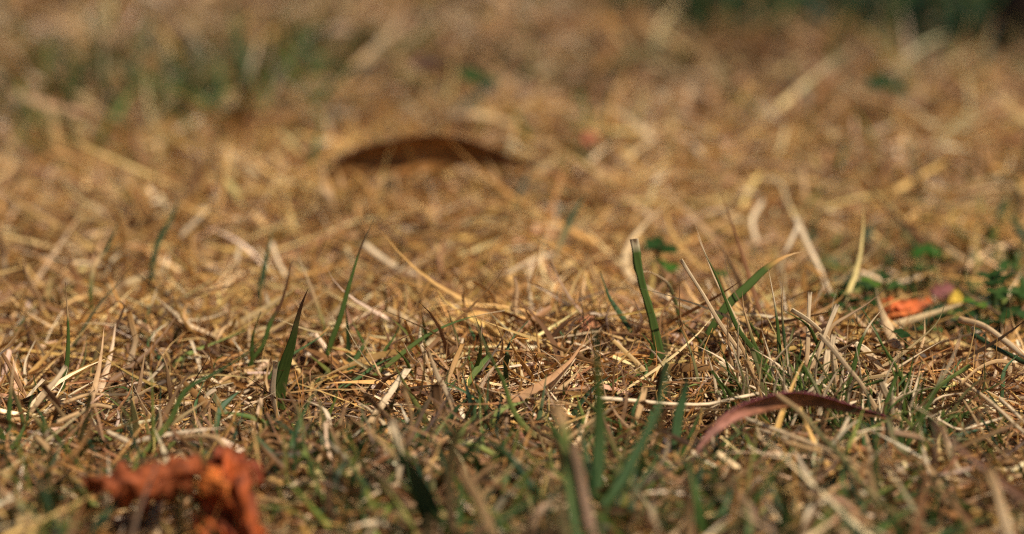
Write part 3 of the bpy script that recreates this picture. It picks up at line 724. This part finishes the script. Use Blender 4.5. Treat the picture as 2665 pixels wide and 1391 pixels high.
# ------------------------------------------------------------------ the fanning tuft beside the red brown leaf
tb = hit(2090, 1040)
tuft = add('grass_tuft', None, label='fanning tuft of green and bleached blades behind the arched red brown leaf', cat='grass tuft', loc=tuple(tb))
S = dict(parent=tuft)
GT = [(0, GRN), (.78, GRN), (.86, OLIVE), (.92, PALE), (1, PALE)]
TT = [(0, TAN), (1, PALE)]
for path, w, c, lean, kw in [
    ([(2030, 1025), (1991, 973), (1958, 905), (1933, 876), (1889, 782), (1863, 716), (1832, 654), (1814, 612)], 15, GT, .004, {}),
    ([(2025, 1015), (1990, 950), (1965, 902), (1947, 843), (1935, 800), (1932, 758)], 15, [(0, GRN), (.5, GRN), (.7, TAN), (1, TAN)], .002, {}),
    ([(2040, 1015), (2034, 960), (2030, 930), (2025, 862), (2016, 789), (2008, 745), (2000, 700)], 11, [(0, GRN), (.6, GRN), (.75, PALE), (1, PALE)], .003, {}),
    ([(2060, 1010), (2050, 940), (2040, 870), (2035, 800), (2040, 705)], 9, [(0, LGRN), (.5, BGRN), (.7, TAN), (1, TAN)], -.004, {}),
    ([(1820, 910), (1852, 854), (1903, 785), (1947, 745), (1980, 712), (2002, 694), (2053, 665), (2090, 655)], 25, [(0, GRN), (.6, GRN), (.72, GRN), (.8, GOLD), (1, TAN)], .004, dict(prof='belly', twist=.7)),
    ([(1990, 985), (1930, 920), (1870, 836), (1830, 767), (1800, 720), (1772, 676)], 10, TT, .003, dict(prof='cut')),
    ([(1975, 960), (1900, 800), (1862, 730), (1838, 669), (1810, 585)], 7, [(0, TAN), (1, PALE)], .010, {}),
    ([(2230, 985), (2195, 940), (2147, 873), (2100, 831), (2060, 806)], 12, TT, .000, dict(prof='cut')),
    ([(2095, 1000), (2126, 931), (2151, 862), (2180, 792)], 12, TT, .004, dict(prof='cut')),
    ([(2095, 985), (2102, 905), (2104, 840), (2108, 760)], 11, TT, .004, dict(prof='cut')),
    ([(2390, 1090), (2356, 1009), (2342, 973), (2300, 905), (2286, 880), (2253, 830)], 12, GT, .003, {}),
    ([(2195, 1030), (2213, 985), (2226, 940), (2239, 894), (2260, 851), (2310, 790)], 13, [(0, GRN), (.6, GRN), (.7, PALE), (1, TAN)], .004, {}),
    ([(2150, 905), (2165, 850), (2202, 825), (2260, 789), (2315, 743)], 9, [(0, TAN), (1, BRN)], .006, {}),
    ([(2230, 990), (2326, 938), (2395, 883), (2439, 840), (2466, 773)], 10, [(0, TAN), (1, OLIVE)], .006, {}),
    ([(2345, 1185), (2393, 1104), (2433, 1020), (2459, 973), (2480, 930), (2508, 843)], 13, [(0, GRN), (.35, GRN), (.55, GRN), (.7, PALE), (1, PALE)], .003, {}),
    ([(2380, 1130), (2404, 1071), (2437, 1006), (2462, 936)], 12, [(0, GRN), (.3, OLIVE), (1, PALE)], .000, {}),
    ([(2310, 1120), (2269, 1046), (2240, 998), (2200, 950), (2159, 900), (2130, 870)], 13, TT, .000, dict(prof='cut')),
    ([(2310, 985), (2280, 945), (2247, 908), (2225, 895)], 21, [(0, TAN), (1, PALE)], .003, dict(prof='cut')),
    ([(2160, 1040), (2240, 992), (2334, 977), (2404, 987), (2440, 1008), (2475, 1035), (2513, 1090)], 11, [(0, TAN), (1, OLIVE)], .000, dict(prof='tip')),
    ([(2290, 1060), (2300, 1010), (2320, 985), (2400, 1002), (2440, 1010)], 9, [(0, TAN), (1, TAN)], .001, {}),
    ([(2260, 1040), (2290, 980), (2330, 960), (2395, 920), (2465, 880)], 8, [(0, TAN), (1, PALE)], .004, {}),
    ([(2180, 1000), (2172, 950), (2165, 905), (2170, 870)], 17, [(0, TAN), (1, PALE)], .002, dict(prof='cut')),
    ([(2145, 1005), (2150, 955), (2155, 910)], 20, [(0, TAN), (1, PALE)], .003, dict(prof='cut', ragged=.05)),
    ([(2020, 1010), (1985, 960), (1945, 930), (1915, 925)], 9, [(0, PALE), (1, PALE)], .002, {}),
    ([(2060, 1010), (2075, 950), (2085, 900), (2080, 870)], 9, [(0, GRN), (1, DGRN)], .002, {}),
    ([(2005, 1020), (1960, 985), (1910, 960), (1870, 945)], 12, [(0, TAN), (1, PALE)], .002, dict(prof='cut')),
    ([(2030, 1030), (2000, 1000), (1970, 985), (1938, 963)], 17, [(0, TAN), (.8, GOLD), (1, BRN)], -.002, dict(prof='belly')),
    ([(1915, 1010), (1905, 950), (1897, 900), (1893, 840), (1898, 790)], 8, [(0, TAN), (1, BRN)], .002, {}),
    ([(1850, 1000), (1865, 955), (1880, 915), (1885, 895)], 17, [(0, TAN), (1, GOLD)], .002, dict(prof='cut')),
    ([(1790, 985), (1800, 920), (1775, 850), (1768, 770), (1770, 725)], 8, [(0, GOLD), (1, BRN)], .004, {}),
    ([(2365, 1100), (2350, 1040), (2365, 990), (2375, 940), (2383, 895)], 10, [(0, GRN), (.7, GRN), (1, BRN)], .002, {}),
    ([(2220, 1150), (2180, 1110), (2150, 1060), (2120, 1000), (2100, 955)], 10, [(0, GRN), (.4, GRN), (1, PALE)], -.002, {}),
    ([(2260, 1165), (2215, 1130), (2175, 1090), (2150, 1060)], 11, [(0, GRN), (1, GRN)], -.003, {}),
    ([(2200, 1160), (2165, 1110), (2140, 1070)], 10, [(0, GRN), (1, DGRN)], -.002, {}),
    ([(2270, 1170), (2255, 1120), (2235, 1075), (2228, 1050)], 10, [(0, GRN), (1, LGRN)], -.002, {}),
    ([(2325, 1160), (2310, 1110), (2300, 1060), (2335, 1035)], 12, [(0, srgb(150, 112, 76)), (1, BRN)], -.001, {}),
    ([(2345, 1110), (2320, 1050), (2300, 1010), (2290, 985)], 22, [(0, TAN), (1, PALE)], .000, dict(prof='cut', ragged=.08)),
    ([(2450, 1155), (2430, 1110), (2415, 1085)], 34, [(0, DGRN), (1, BGRN)], -.001, dict(prof='belly')),
    ([(2500, 1235), (2470, 1170), (2440, 1100), (2370, 1050)], 13, TT, -.002, {}),
    ([(2400, 1200), (2390, 1150), (2380, 1120), (2395, 1090)], 14, [(0, TAN), (1, srgb(180, 150, 120))], -.003, {}),
    ([(2290, 1240), (2300, 1190), (2330, 1150), (2330, 1140)], 14, [(0, PALE), (1, TAN)], -.003, {}),
    ([(2010, 1140), (2070, 1125), (2130, 1100), (2200, 1095)], 9, [(0, GRN), (1, GRN)], .002, {}),
]:
    dry = not (isinstance(c, list) and c[0][1] is GRN)
    kw = dict(kw); kw.setdefault('mat', MAT_STRAW if dry else MAT_BLADE)
    stand(path, w, c, lean, parent=tuft, name='grass_blade', **kw)
r2 = random.Random(3)
for k in range(210):                                         # the short bases of the tuft
    t = r2.random()
    bx = 1880 + 560 * t + r2.gauss(0, 25); by = 1000 + 90 * r2.random() + 90 * t
    an = r2.gauss((t - .4) * .9, .45); ln = r2.uniform(60, 215)
    c = r2.choice([PALE, TAN, PALE, PALE, GRN, GRN, LGRN, OLIVE])
    c = c * r2.uniform(.8, 1.15)
    stand([(bx, by), (bx + ln * .5 * math.sin(an), by - ln * .5 * math.cos(an)), (bx + ln * math.sin(an * 1.3), by - ln * math.cos(an * 1.3) * .95)],
          r2.uniform(5, 12), c, r2.uniform(-.006, .006), parent=tuft, name='grass_blade', n=8, twist=r2.uniform(-.8, .8), yaw=r2.uniform(-.7, .7),
          mat=MAT_BLADE if c[1] > c[0] else MAT_STRAW, prof=r2.choice(['tip', 'tip', 'cut']))

# ------------------------------------------------------------------ fallen leaves
def leaf_ribbon(name, top, drop, vec, cols, label, edge_col, n=36, nv=13, z=(.004, .004), thick=.0003):
    """a leaf resting on its two ends: its upper edge traced in pixels, the blade hanging from it.
       vec: list of (towards/away, down) directions of the blade along the leaf; drop: seen width in pixels"""
    q = spline(top, n); s = np.linspace(0, 1, n)
    a = hit(top[0][0], top[0][1], z[0]); e = hit(top[-1][0], top[-1][1], z[1])
    xs = np.array([t[0] for t in top]); key = np.linspace(0, 1, len(top))
    f = (q[:, 0] - top[0][0]) / (top[-1][0] - top[0][0])
    P = np.array([on_y(x, y, a[1] + (e[1] - a[1]) * t) for (x, y), t in zip(q, f)])
    dr = np.interp(q[:, 0], xs, drop); vy = np.interp(q[:, 0], xs, [v[0] for v in vec]); vz = np.interp(q[:, 0], xs, [v[1] for v in vec])
    Vd = np.stack([np.zeros(n), vy, -vz], 1); Vd /= np.linalg.norm(Vd, axis=1, keepdims=True)
    scr = -Vd[:, 2] * math.cos(math.radians(16)) - Vd[:, 1] * math.sin(math.radians(16))
    wid = dr / FPX * P[:, 1] / np.maximum(scr, .25)
    v = np.linspace(0, 1, nv)
    T = np.gradient(P, axis=0); T /= np.linalg.norm(T, axis=1, keepdims=True)
    Nn = np.cross(T, Vd); Nn /= np.linalg.norm(Nn, axis=1, keepdims=True)
    rr = np.random.default_rng(int(n + top[0][0]))
    wob = np.cumsum(rr.normal(0, .03, n)); wob -= wob.mean()
    G = P[:, None] + Vd[:, None] * (wid[:, None] * v[None] * (1 + .05 * np.sin(19 * s)[:, None]))[..., None]
    bow = np.sin(np.pi * v)[None] * .22 * wid[:, None] + .04 * wid[:, None] * np.sin(14 * s[:, None] + 5 * v[None])
    G = G + Nn[:, None] * bow[..., None]
    A = G + Nn[:, None] * thick / 2; B = G - Nn[:, None] * thick / 2
    o = A[0, 0].copy()
    Vv = np.concatenate([A.reshape(-1, 3), B.reshape(-1, 3)]) - o
    i = (np.arange(n - 1)[:, None] * nv + np.arange(nv - 1)[None]).ravel()
    F1 = np.stack([i, i + nv, i + nv + 1, i + 1], 1); F2 = F1[:, ::-1] + n * nv
    Fe = []
    for kx in range(n - 1):
        for j in (0, nv - 1):
            t0, t1 = kx * nv + j, (kx + 1) * nv + j
            Fe.append([t0, t1, t1 + n * nv, t0 + n * nv] if j else [t1, t0, t0 + n * nv, t1 + n * nv])
    C = np.zeros((n, nv, 3)); C[:] = gradient(cols, n)[:, None]
    spots = rr.random((n, nv)) < .10
    C[spots] *= .55
    C[:, 0] = edge_col
    Cc = np.concatenate([C.reshape(-1, 3)] * 2)
    root = add(name, None, label=label, cat='leaf', loc=tuple(o))
    add('leaf_blade', mesh_from(name, Vv, np.concatenate([F1, F2, np.array(Fe)]), Cc, MAT_LEAF), parent=root)
    mid = G[:, nv // 2] + Nn * thick * .5 - o
    me = ribbon('midrib', mid[1:-1], np.full(n - 2, .0006), gradient(cols, n)[1:-1] * 1.25, MAT_LEAF, (0, .3, 1), .1, .00025)
    add('midrib', me, parent=root)
    return root, P, o

root, P, o = leaf_ribbon('fallen_leaf',
    [(1805, 1192), (1834, 1134), (1885, 1080), (1940, 1048), (1984, 1034), (2035, 1023), (2093, 1023), (2166, 1038), (2240, 1062), (2294, 1079), (2349, 1099)],
    [6, 24, 38, 40, 42, 43, 40, 28, 18, 11, 5],
    [(-.5, .85), (-.6, .8), (-.5, .86), (-.05, 1), (.35, .94), (.5, .86), (.5, .86), (.45, .9), (.4, .9), (.3, .95), (.3, .95)],
    [(0, srgb(150, 104, 88)), (.3, srgb(170, 112, 90)), (.5, srgb(158, 104, 66)), (1, srgb(142, 94, 62))],
    'long curved red brown leaf with a purple edge arching over the straw', srgb(132, 62, 78), z=(.012, .014))
stem_px = [(1805, 1192), (1798, 1215), (1790, 1235)]
SP = np.array([on_y(x, y, P[0, 1] - .003 * k) for k, (x, y) in enumerate(stem_px)])
SP = spline(SP, 8)
add('stem', ribbon('stem', SP - o, np.linspace(.0007, .0005, 8), np.tile(srgb(110, 74, 60), (8, 1)), MAT_LEAF, (1, 0, 0), .2, .0003), parent=root)

root, P, o = leaf_ribbon('fallen_leaf',
    [(842, 462), (870, 430), (924, 393), (1005, 366), (1070, 356), (1141, 354), (1223, 364), (1304, 397), (1350, 414), (1400, 428)],
    [8, 32, 60, 82, 94, 92, 64, 36, 24, 12],
    [(.3, .95), (.35, .95), (.4, .92), (.45, .9), (.45, .9), (.45, .9), (.45, .9), (.4, .9), (.3, .9), (.3, .9)],
    [(0, srgb(120, 80, 42)), (.5, srgb(164, 112, 58)), (1, srgb(110, 70, 38))],
    'blurred dark brown leaf arched like a bridge in the golden grass', srgb(70, 42, 26), z=(.016, .018), thick=.0005)

def lobe(grid, base_y, seed, cols, o, amp=.0008, nu=44, nw=26, thick=.0003):
    g = np.array(grid, float)
    P = np.array([[on_y(c[0], c[1], base_y + c[2]) for c in row] for row in g])
    # resample along both directions
    A = np.stack([spline(P[r], nu) for r in range(P.shape[0])], 0)
    B = np.stack([spline(A[:, k], nw) for k in range(nu)], 1)      # nw, nu, 3
    rr = np.random.default_rng(seed)
    u = np.linspace(0, 1, nu)[None, :]; v = np.linspace(0, 1, nw)[:, None]
    h = np.zeros((nw, nu))
    for k in range(22):                                      # sharp creases: folded sine ridges in random directions
        a = rr.uniform(0, math.pi); fr = rr.uniform(4, 22); ph = rr.uniform(0, 6)
        h += (1 - np.abs(np.sin((u * math.cos(a) * 1.6 + v * math.sin(a)) * fr + ph)) * 2) / (1 + fr * .22)
    h *= amp
    Tu = np.gradient(B, axis=1); Tv = np.gradient(B, axis=0)
    N = np.cross(Tu, Tv); N /= np.linalg.norm(N, axis=2, keepdims=True) + 1e-12
    if (N[..., 2] - N[..., 1]).mean() < 0:
        h = -h                                           # creases stand up on the side one sees
    B = B + N * h[..., None]
    h = np.abs(h) * np.sign(h)
    edge = rr.normal(0, .0005, (2, nu, 3)); B[0] += edge[0]; B[-1] += edge[1]
    A2 = B + N * thick / 2; C2 = B - N * thick / 2
    V = np.concatenate([A2.reshape(-1, 3), C2.reshape(-1, 3)]) - o
    i = (np.arange(nw - 1)[:, None] * nu + np.arange(nu - 1)[None]).ravel()
    F1 = np.stack([i, i + 1, i + 1 + nu, i + nu], 1); F2 = F1[:, ::-1] + nu * nw
    loop = [k for k in range(nu)] + [r * nu + nu - 1 for r in range(1, nw)] + [(nw - 1) * nu + k for k in range(nu - 2, -1, -1)] + [r * nu for r in range(nw - 2, 0, -1)]
    Fe = [[loop[k], loop[k - 1], loop[k - 1] + nu * nw, loop[k] + nu * nw] for k in range(len(loop))]
    cc = np.array(cols)
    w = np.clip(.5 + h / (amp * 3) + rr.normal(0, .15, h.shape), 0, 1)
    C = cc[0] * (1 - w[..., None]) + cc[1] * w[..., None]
    return mesh_from('lobe', V, np.concatenate([F1, F2, np.array(Fe)]), np.concatenate([C.reshape(-1, 3)] * 2), MAT_LEAF)

OR0, OR1 = srgb(86, 42, 25), srgb(166, 86, 46)
ob = hit(450, 1330, .011); Yb = ob[1]
oroot = add('crumpled_leaf', None, label='crumpled orange brown dead leaf curled up on the shaded grass', cat='leaf', loc=tuple(ob))
# rolled lobe lying across
add('rolled_lobe', lobe([
    [(215, 1252, .010), (262, 1238, .012), (322, 1222, .013), (385, 1218, .013), (440, 1200, .014), (505, 1192, .014), (545, 1212, .012)],
    [(208, 1247, .006), (255, 1226, .006), (318, 1206, .006), (383, 1200, .006), (438, 1180, .006), (511, 1172, .006), (545, 1196, .006)],
    [(212, 1258, .002), (258, 1256, -.001), (318, 1252, -.003), (383, 1252, -.003), (438, 1240, -.003), (500, 1230, -.003), (535, 1240, .0)],
    [(222, 1280, .002), (266, 1292, -.001), (320, 1304, -.003), (386, 1306, -.003), (438, 1294, -.002), (480, 1284, .000), (510, 1275, .003)],
    [(240, 1294, .006), (290, 1315, .004), (330, 1332, .003), (395, 1330, .003), (438, 1318, .004), (470, 1310, .006), (495, 1298, .008)]],
    Yb, 4, (OR0, OR1), ob, amp=.0013), parent=oroot)
# folded lobe coming towards the camera
add('folded_lobe', lobe([
    [(470, 1278, .004), (520, 1238, .006), (545, 1205, .008), (570, 1172, .010), (620, 1184, .010), (662, 1212, .009)],
    [(485, 1318, .003), (520, 1280, .001), (556, 1240, .002), (590, 1225, .002), (640, 1235, .003), (676, 1275, .004)],
    [(505, 1345, .000), (548, 1320, .002), (590, 1292, -.005), (622, 1282, -.006), (662, 1300, -.003), (690, 1330, .000)],
    [(545, 1375, -.004), (590, 1362, -.001), (618, 1350, -.009), (648, 1342, -.010), (680, 1355, -.007), (705, 1380, -.004)],
    [(600, 1410, -.010), (632, 1408, -.008), (655, 1405, -.013), (680, 1402, -.013), (702, 1408, -.010), (718, 1420, -.008)]],
    Yb, 9, (OR0, srgb(190, 92, 42)), ob, amp=.0015), parent=oroot)
add('curled_flap', lobe([
    [(500, 1255, .004), (525, 1228, .002), (548, 1214, .000), (565, 1222, -.002)],
    [(505, 1270, .000), (540, 1246, -.003), (570, 1240, -.004), (588, 1252, -.004)],
    [(520, 1300, .002), (556, 1282, -.004), (590, 1276, -.006), (606, 1288, -.006)]],
    Yb, 14, (OR1, srgb(222, 124, 56)), ob, amp=.0004, nu=20, nw=16), parent=oroot)
add('torn_back_lobe', lobe([
    [(540, 1172, .012), (580, 1160, .014), (640, 1172, .014), (690, 1200, .012)],
    [(538, 1195, .010), (585, 1190, .010), (640, 1200, .010), (690, 1225, .009)],
    [(540, 1225, .010), (590, 1225, .009), (640, 1235, .008), (680, 1262, .007)]],
    Yb, 21, (srgb(84, 40, 24), srgb(140, 66, 36)), ob, amp=.0008, nu=24, nw=16), parent=oroot)
SPx = [(520, 1330), (560, 1350), (600, 1385), (625, 1425)]
SP = spline(np.array([on_y(x, y, Yb + .001 - .003 * k) for k, (x, y) in enumerate(SPx)]), 10)
add('stem', ribbon('stem', SP - ob, np.linspace(.0012, .0008, 10), np.tile(srgb(130, 60, 34), (10, 1)), MAT_LEAF, (1, 0, 0), .2, .0005), parent=oroot)

# small orange leaf among the clover
sb = hit(2350, 850, .009); Ys = sb[1]
sroot = add('crumpled_leaf', None, label='small blurred orange leaf lying in the dark clover patch', cat='leaf', loc=tuple(sb))
add('upper_lobe', lobe([
    [(2285, 792, .012), (2310, 770, .012), (2355, 778, .012), (2420, 772, .012)],
    [(2290, 800, .006), (2320, 786, .005), (2360, 788, .006), (2420, 780, .006)],
    [(2300, 812, .004), (2330, 804, .003), (2370, 806, .003), (2405, 798, .004)]],
    Ys, 31, (srgb(160, 74, 36), srgb(212, 108, 56)), sb, amp=.0005, nu=20, nw=14), parent=sroot)
add('lower_lobe', lobe([
    [(2290, 815, .006), (2330, 806, .005), (2370, 806, .004), (2402, 802, .005)],
    [(2292, 832, .000), (2325, 822, -.001), (2362, 820, -.001), (2388, 818, .000)],
    [(2300, 852, .001), (2322, 846, .000), (2350, 838, .000), (2372, 834, .001)]],
    Ys, 33, (srgb(170, 84, 40), srgb(220, 124, 66)), sb, amp=.0005, nu=20, nw=14), parent=sroot)

def small_leaf(px, py, rx, ry, col, label, seed, lift=.006):
    b = hit(px, py + ry, lift + .005)
    g = [[(px - rx, py, .006), (px - rx * .3, py - ry * .9, .007), (px + rx * .4, py - ry, .007), (px + rx, py - ry * .2, .006)],
         [(px - rx * .9, py + ry * .2, .003), (px - rx * .2, py, .002), (px + rx * .3, py - ry * .1, .002), (px + rx, py + ry * .1, .003)],
         [(px - rx * .6, py + ry * .8, .000), (px - rx * .1, py + ry, .000), (px + rx * .4, py + ry * .9, .000), (px + rx * .8, py + ry * .5, .001)]]
    me = lobe(g, b[1], seed, (col * .75, col * 1.1), b, amp=.0004, nu=14, nw=10)
    add('fallen_leaf', me, label=label, cat='leaf', loc=tuple(b))

small_leaf(2486, 772, 22, 20, srgb(190, 156, 60), 'tiny yellow leaf next to the small orange leaf', 41)
small_leaf(2455, 752, 40, 18, srgb(128, 78, 72), 'small pink brown leaf next to the tiny yellow leaf', 42)
small_leaf(1535, 352, 26, 14, srgb(166, 98, 68), 'very blurred reddish leaf fragment near the arched brown leaf', 43, .010)
small_leaf(1110, 162, 40, 18, srgb(70, 46, 36), 'very blurred dark brown leaf fragment far back in the grass', 44, .014)
small_leaf(1530, 838, 22, 22, srgb(206, 140, 98), 'round pinkish tan leaf scrap at the foot of golden straw', 45, .004)
small_leaf(1740, 1160, 40, 34, srgb(84, 68, 66), 'grey brown shred of rotten bark by the stem of the red brown leaf', 46, .003)

# brown seed spike
b = hit(1356, 945, .004)
sp = add('seed_head', None, label='small brown grass seed spike standing in golden straw', cat='seed head', loc=tuple(b))
q = spline([(1356, 945), (1352, 910), (1350, 872)], 10)
SPn = np.array([on_y(x, y, b[1]) for x, y in q]) - b
SPn[0, 2] -= .006
add('stalk', ribbon('stalk', SPn, np.full(10, .0005), np.tile(srgb(120, 84, 40), (10, 1)), MAT_STRAW, (1, 0, 0), .2, .0002), parent=sp)
for k in range(9):
    c0 = SPn[3 + int(k * .7)]
    sgn = 1 if k % 2 else -1
    Q = np.array([c0, c0 + np.array([sgn * .0008, -.0003, .0010]), c0 + np.array([sgn * .0007, -.0002, .0024])])
    Q = spline(Q, 6)
    add('husk', ribbon('husk', Q, np.array([.0003, .0009, .0012, .0011, .0006, .0001]) * 1.0, np.tile(srgb(138, 92, 40), (6, 1)), MAT_STRAW, (1, 0, 0), .5, .0002), parent=sp)

# ------------------------------------------------------------------ clover
def leaflet_mesh(col, r):
    n, m = 7, 9
    s = np.linspace(0, 1, n); t = np.linspace(-1, 1, m)
    w = np.sin(np.pi * np.clip(s, 0, 1) ** .75 * .82) ** .8
    V = np.zeros((n, m, 3))
    V[..., 0] = t[None] * w[:, None] * r * .52
    V[..., 1] = s[:, None] * r - .12 * r * (s[:, None] > .95) * (np.abs(t)[None] < .2)
    V[..., 2] = np.abs(t)[None] * w[:, None] * r * .16 - .18 * r * s[:, None] ** 2
    th = .00012
    Va = V.reshape(-1, 3).copy(); Vb = Va.copy(); Vb[:, 2] -= th
    i = (np.arange(n - 1)[:, None] * m + np.arange(m - 1)[None]).ravel()
    F = np.stack([i, i + 1, i + 1 + m, i + m], 1)
    C = np.tile(col, (n * m, 1)) * (1 - .15 * np.abs(np.tile(t, n)))[:, None]
    return mesh_from('leaflet', np.concatenate([Va, Vb]), np.concatenate([F, F[:, ::-1] + n * m]), np.concatenate([C, C]), MAT_CLOVER)

def clover(px, py, size, col, label, h=.010, tilt=.5, rot=0.0, group=None):
    """py is where the leaf head shows; the plant stands on the lawn under it"""
    h = h + .006
    hd = hit(px, py, h)
    base = np.array([hd[0], hd[1], float(gz(hd[0], hd[1])) - .002])
    r = size / FPX * hd[1]
    root = add('clover', None, label=label, cat='clover', loc=tuple(base), group=group)
    Q = spline(np.array([[0, 0, 0], [.0015, .001, (hd[2] - base[2]) * .6], [0, 0, hd[2] - base[2]]]), 8)
    add('stem', ribbon('stem', Q, np.full(8, .0008), np.tile(srgb(92, 112, 56), (8, 1)), MAT_CLOVER, (1, 0, 0), .2, .0003), parent=root)
    me = leaflet_mesh(col, r)
    for k in range(3):
        o = add('leaflet', me, parent=root, loc=(0, 0, hd[2] - base[2]))
        o.rotation_euler = (tilt - .25 * k, .15 * k - .1, rot + k * 2.094)
    return root

CLG = 'clovers in the dark patch round the small orange leaf'
CL = 'dark green clover leaf in the patch round the small orange leaf'
clover(1712, 655, 52, srgb(42, 66, 26), 'dark clover right behind the broad nibbled green blade', .014, .7, .3)
clover(1735, 690, 42, srgb(60, 98, 32), 'bright green clover just behind the broad nibbled blade', .008, .2, 1.4)
clover(2414, 655, 46, srgb(56, 94, 30), 'bright green blurred clover at the rim of the clover patch', .012, .3, .2)
for k, (x, y, s_, c, h) in enumerate([(2246, 742, 40, 0, .010), (2270, 736, 34, 1, .012), (2370, 705, 36, 0, .012), (2215, 790, 40, 0, .008), (2578, 730, 44, 0, .012),
        (2640, 815, 46, 0, .008), (2540, 790, 36, 1, .009), (2170, 800, 36, 0, .008), (2450, 830, 38, 0, .006), (2600, 770, 36, 2, .010), (2330, 742, 30, 2, .010),
        (2510, 815, 32, 0, .008), (2200, 745, 30, 2, .010), (2570, 850, 40, 0, .006), (2290, 850, 32, 0, .005), (2620, 690, 34, 2, .012), (2410, 700, 30, 2, .010),
        (2190, 770, 34, 0, .010), (2225, 815, 36, 2, .007), (2265, 790, 30, 0, .008), (2350, 870, 34, 0, .005), (2420, 860, 36, 2, .005), (2500, 850, 34, 0, .006), (2610, 730, 36, 0, .012), (2650, 770, 36, 2, .010), (2300, 715, 30, 0, .012), (2150, 770, 28, 2, .010)]):
    col = [srgb(46, 68, 28), srgb(84, 110, 40), srgb(62, 86, 38)][c]
    clover(x, y, s_, col, CL, h, .2 + .12 * (k % 5), k * 1.3, CLG)
clover(2297, 230, 60, srgb(40, 66, 34), 'very blurred dark weed rosette alone in far golden grass', .014, .5, .4)
clover(1240, 215, 62, srgb(52, 72, 30), 'very blurred green weed rosette far back in brown grass', .016, .6, .9)
clover(1875, 715, 22, srgb(54, 92, 40), 'small blurred clover behind the long leaning blade of the tuft', .008, .4, .7)

# lump filling a dark spot where the lawn meets the bed at the back
bb = hit(2655, 190, .0)
rr = np.random.default_rng(77)
n, m = 26, 18
th = np.linspace(0, 2 * math.pi, n, endpoint=False); hh = np.linspace(0, 1, m)
R = (.030 * (1 - .5 * hh[None] ** 1.6) * (1 + .16 * np.sin(3 * th[:, None] + 1) + .10 * np.sin(7 * th[:, None] + 4 * hh[None]) + .05 * rr.normal(0, 1, (n, m))))
R[:, -1] *= .1
V = np.stack([R * np.cos(th)[:, None], R * np.sin(th)[:, None], np.tile(hh * .05 - .004, (n, 1)) + rr.normal(0, .001, (n, m))], 2).reshape(-1, 3)
F = []
for a in range(n):
    for c in range(m - 1):
        F.append([a * m + c, ((a + 1) % n) * m + c, ((a + 1) % n) * m + c + 1, a * m + c + 1])
add('dark_lump', mesh_from('dark_lump', V, np.array(F), np.tile(srgb(52, 36, 24), (len(V), 1)) * rr.uniform(.6, 1.3, (len(V), 1)), MAT_LEAF),
    label='dark brown lump at the far green edge of the lawn', cat='bark', loc=(bb[0] + .010, bb[1] - .005, float(gz(bb[0], bb[1]))))

# ------------------------------------------------------------------ further loose single blades, look-alikes
r3 = random.Random(21)
def many(n, kinds, ybox, label, name, cat, group, wr, lr, prof, mat, spread):
    for k in range(n):
        px = r3.uniform(10, 2655); py = r3.uniform(*ybox)
        if (1770 < px < 2370 and 1030 < py < 1330) or (180 < px < 740 and py > 1180):
            continue                                   # leave the two big leaves in view
        sc = (py + 1133) / 2123
        ln = r3.uniform(*lr) * sc; an = r3.gauss(0, spread); cv = r3.gauss(0, .5)
        c = r3.choice(kinds)
        if isinstance(c, list):
            c = [(a, b_ * r3.uniform(.85, 1.15)) for a, b_ in c]
        else:
            c = c * r3.uniform(.75, 1.15)
        stand([(px, py), (px + ln * .5 * math.sin(an), py - ln * .5 * math.cos(an)),
               (px + ln * .5 * math.sin(an) + ln * .5 * math.sin(an + cv), py - ln * .5 * math.cos(an) - ln * .5 * math.cos(an + cv))],
              r3.uniform(*wr) * sc, c, r3.uniform(-.008, .010), label, name, cat, prof=r3.choice(prof), n=9, twist=r3.uniform(-1, 1),
              yaw=r3.uniform(-.9, .9), group=group, mat=mat)

many(120, [GRN, BGRN, LGRN, DGRN, [(0, GRN), (.6, GRN), (1, TAN)], OLIVE], (1130, 1440), 'short green blade in the shaded foreground stubble', 'green_shoot', 'grass shoot',
     'green blades of the foreground stubble', (10, 22), (60, 150), ['tip', 'tip', 'belly'], MAT_BLADE, .7)
many(100, [TAN, PALE, srgb(170, 132, 96), srgb(150, 114, 82), OLIVE], (1100, 1440), 'dull tan dead blade in the shaded foreground stubble', 'dry_stalk', 'dry stalk',
     'dead blades of the foreground stubble', (10, 24), (60, 170), ['tip', 'cut'], MAT_STRAW, .8)
many(60, [GRN, BGRN, [(0, GRN), (.5, GRN), (1, TAN)], OLIVE], (880, 1130), 'thin green blade in the sharply seen golden straw', 'green_shoot', 'grass shoot',
     'thin green blades of the golden straw', (6, 13), (50, 150), ['tip'], MAT_BLADE, .6)
many(100, [TAN, PALE, GOLD, PALE, srgb(170, 126, 84), BRN], (860, 1130), 'dry blade sticking up from the sharply seen golden straw', 'dry_stalk', 'dry stalk',
     'dry blades of the golden straw', (6, 16), (50, 150), ['tip', 'tip', 'cut'], MAT_STRAW, .8)
many(45, [TAN, PALE, GOLD, GOLD], (480, 860), 'blurred dry blade sticking up from the golden grass behind', 'dry_stalk', 'dry stalk',
     'blurred dry blades behind', (9, 20), (60, 150), ['tip', 'cut'], MAT_STRAW, .8)

# stalks growing up in front of the bridge-shaped leaf
for k in range(12):
    px = r3.uniform(850, 1330); py = r3.uniform(480, 535)
    ln = r3.uniform(45, 120); an = r3.gauss(0, .6)
    stand([(px, py), (px + ln * .5 * math.sin(an), py - ln * .5 * math.cos(an)), (px + ln * math.sin(an * 1.4), py - ln * math.cos(an * 1.4))],
          r3.uniform(9, 18), r3.choice([TAN, GOLD, GOLD]) * r3.uniform(.6, .95), .006, 'blurred dry stalk standing before the bridge-shaped brown leaf', 'dry_stalk', 'dry stalk',
          n=9, twist=r3.uniform(-1, 1), group='blurred stalks before the brown leaf', mat=MAT_STRAW)
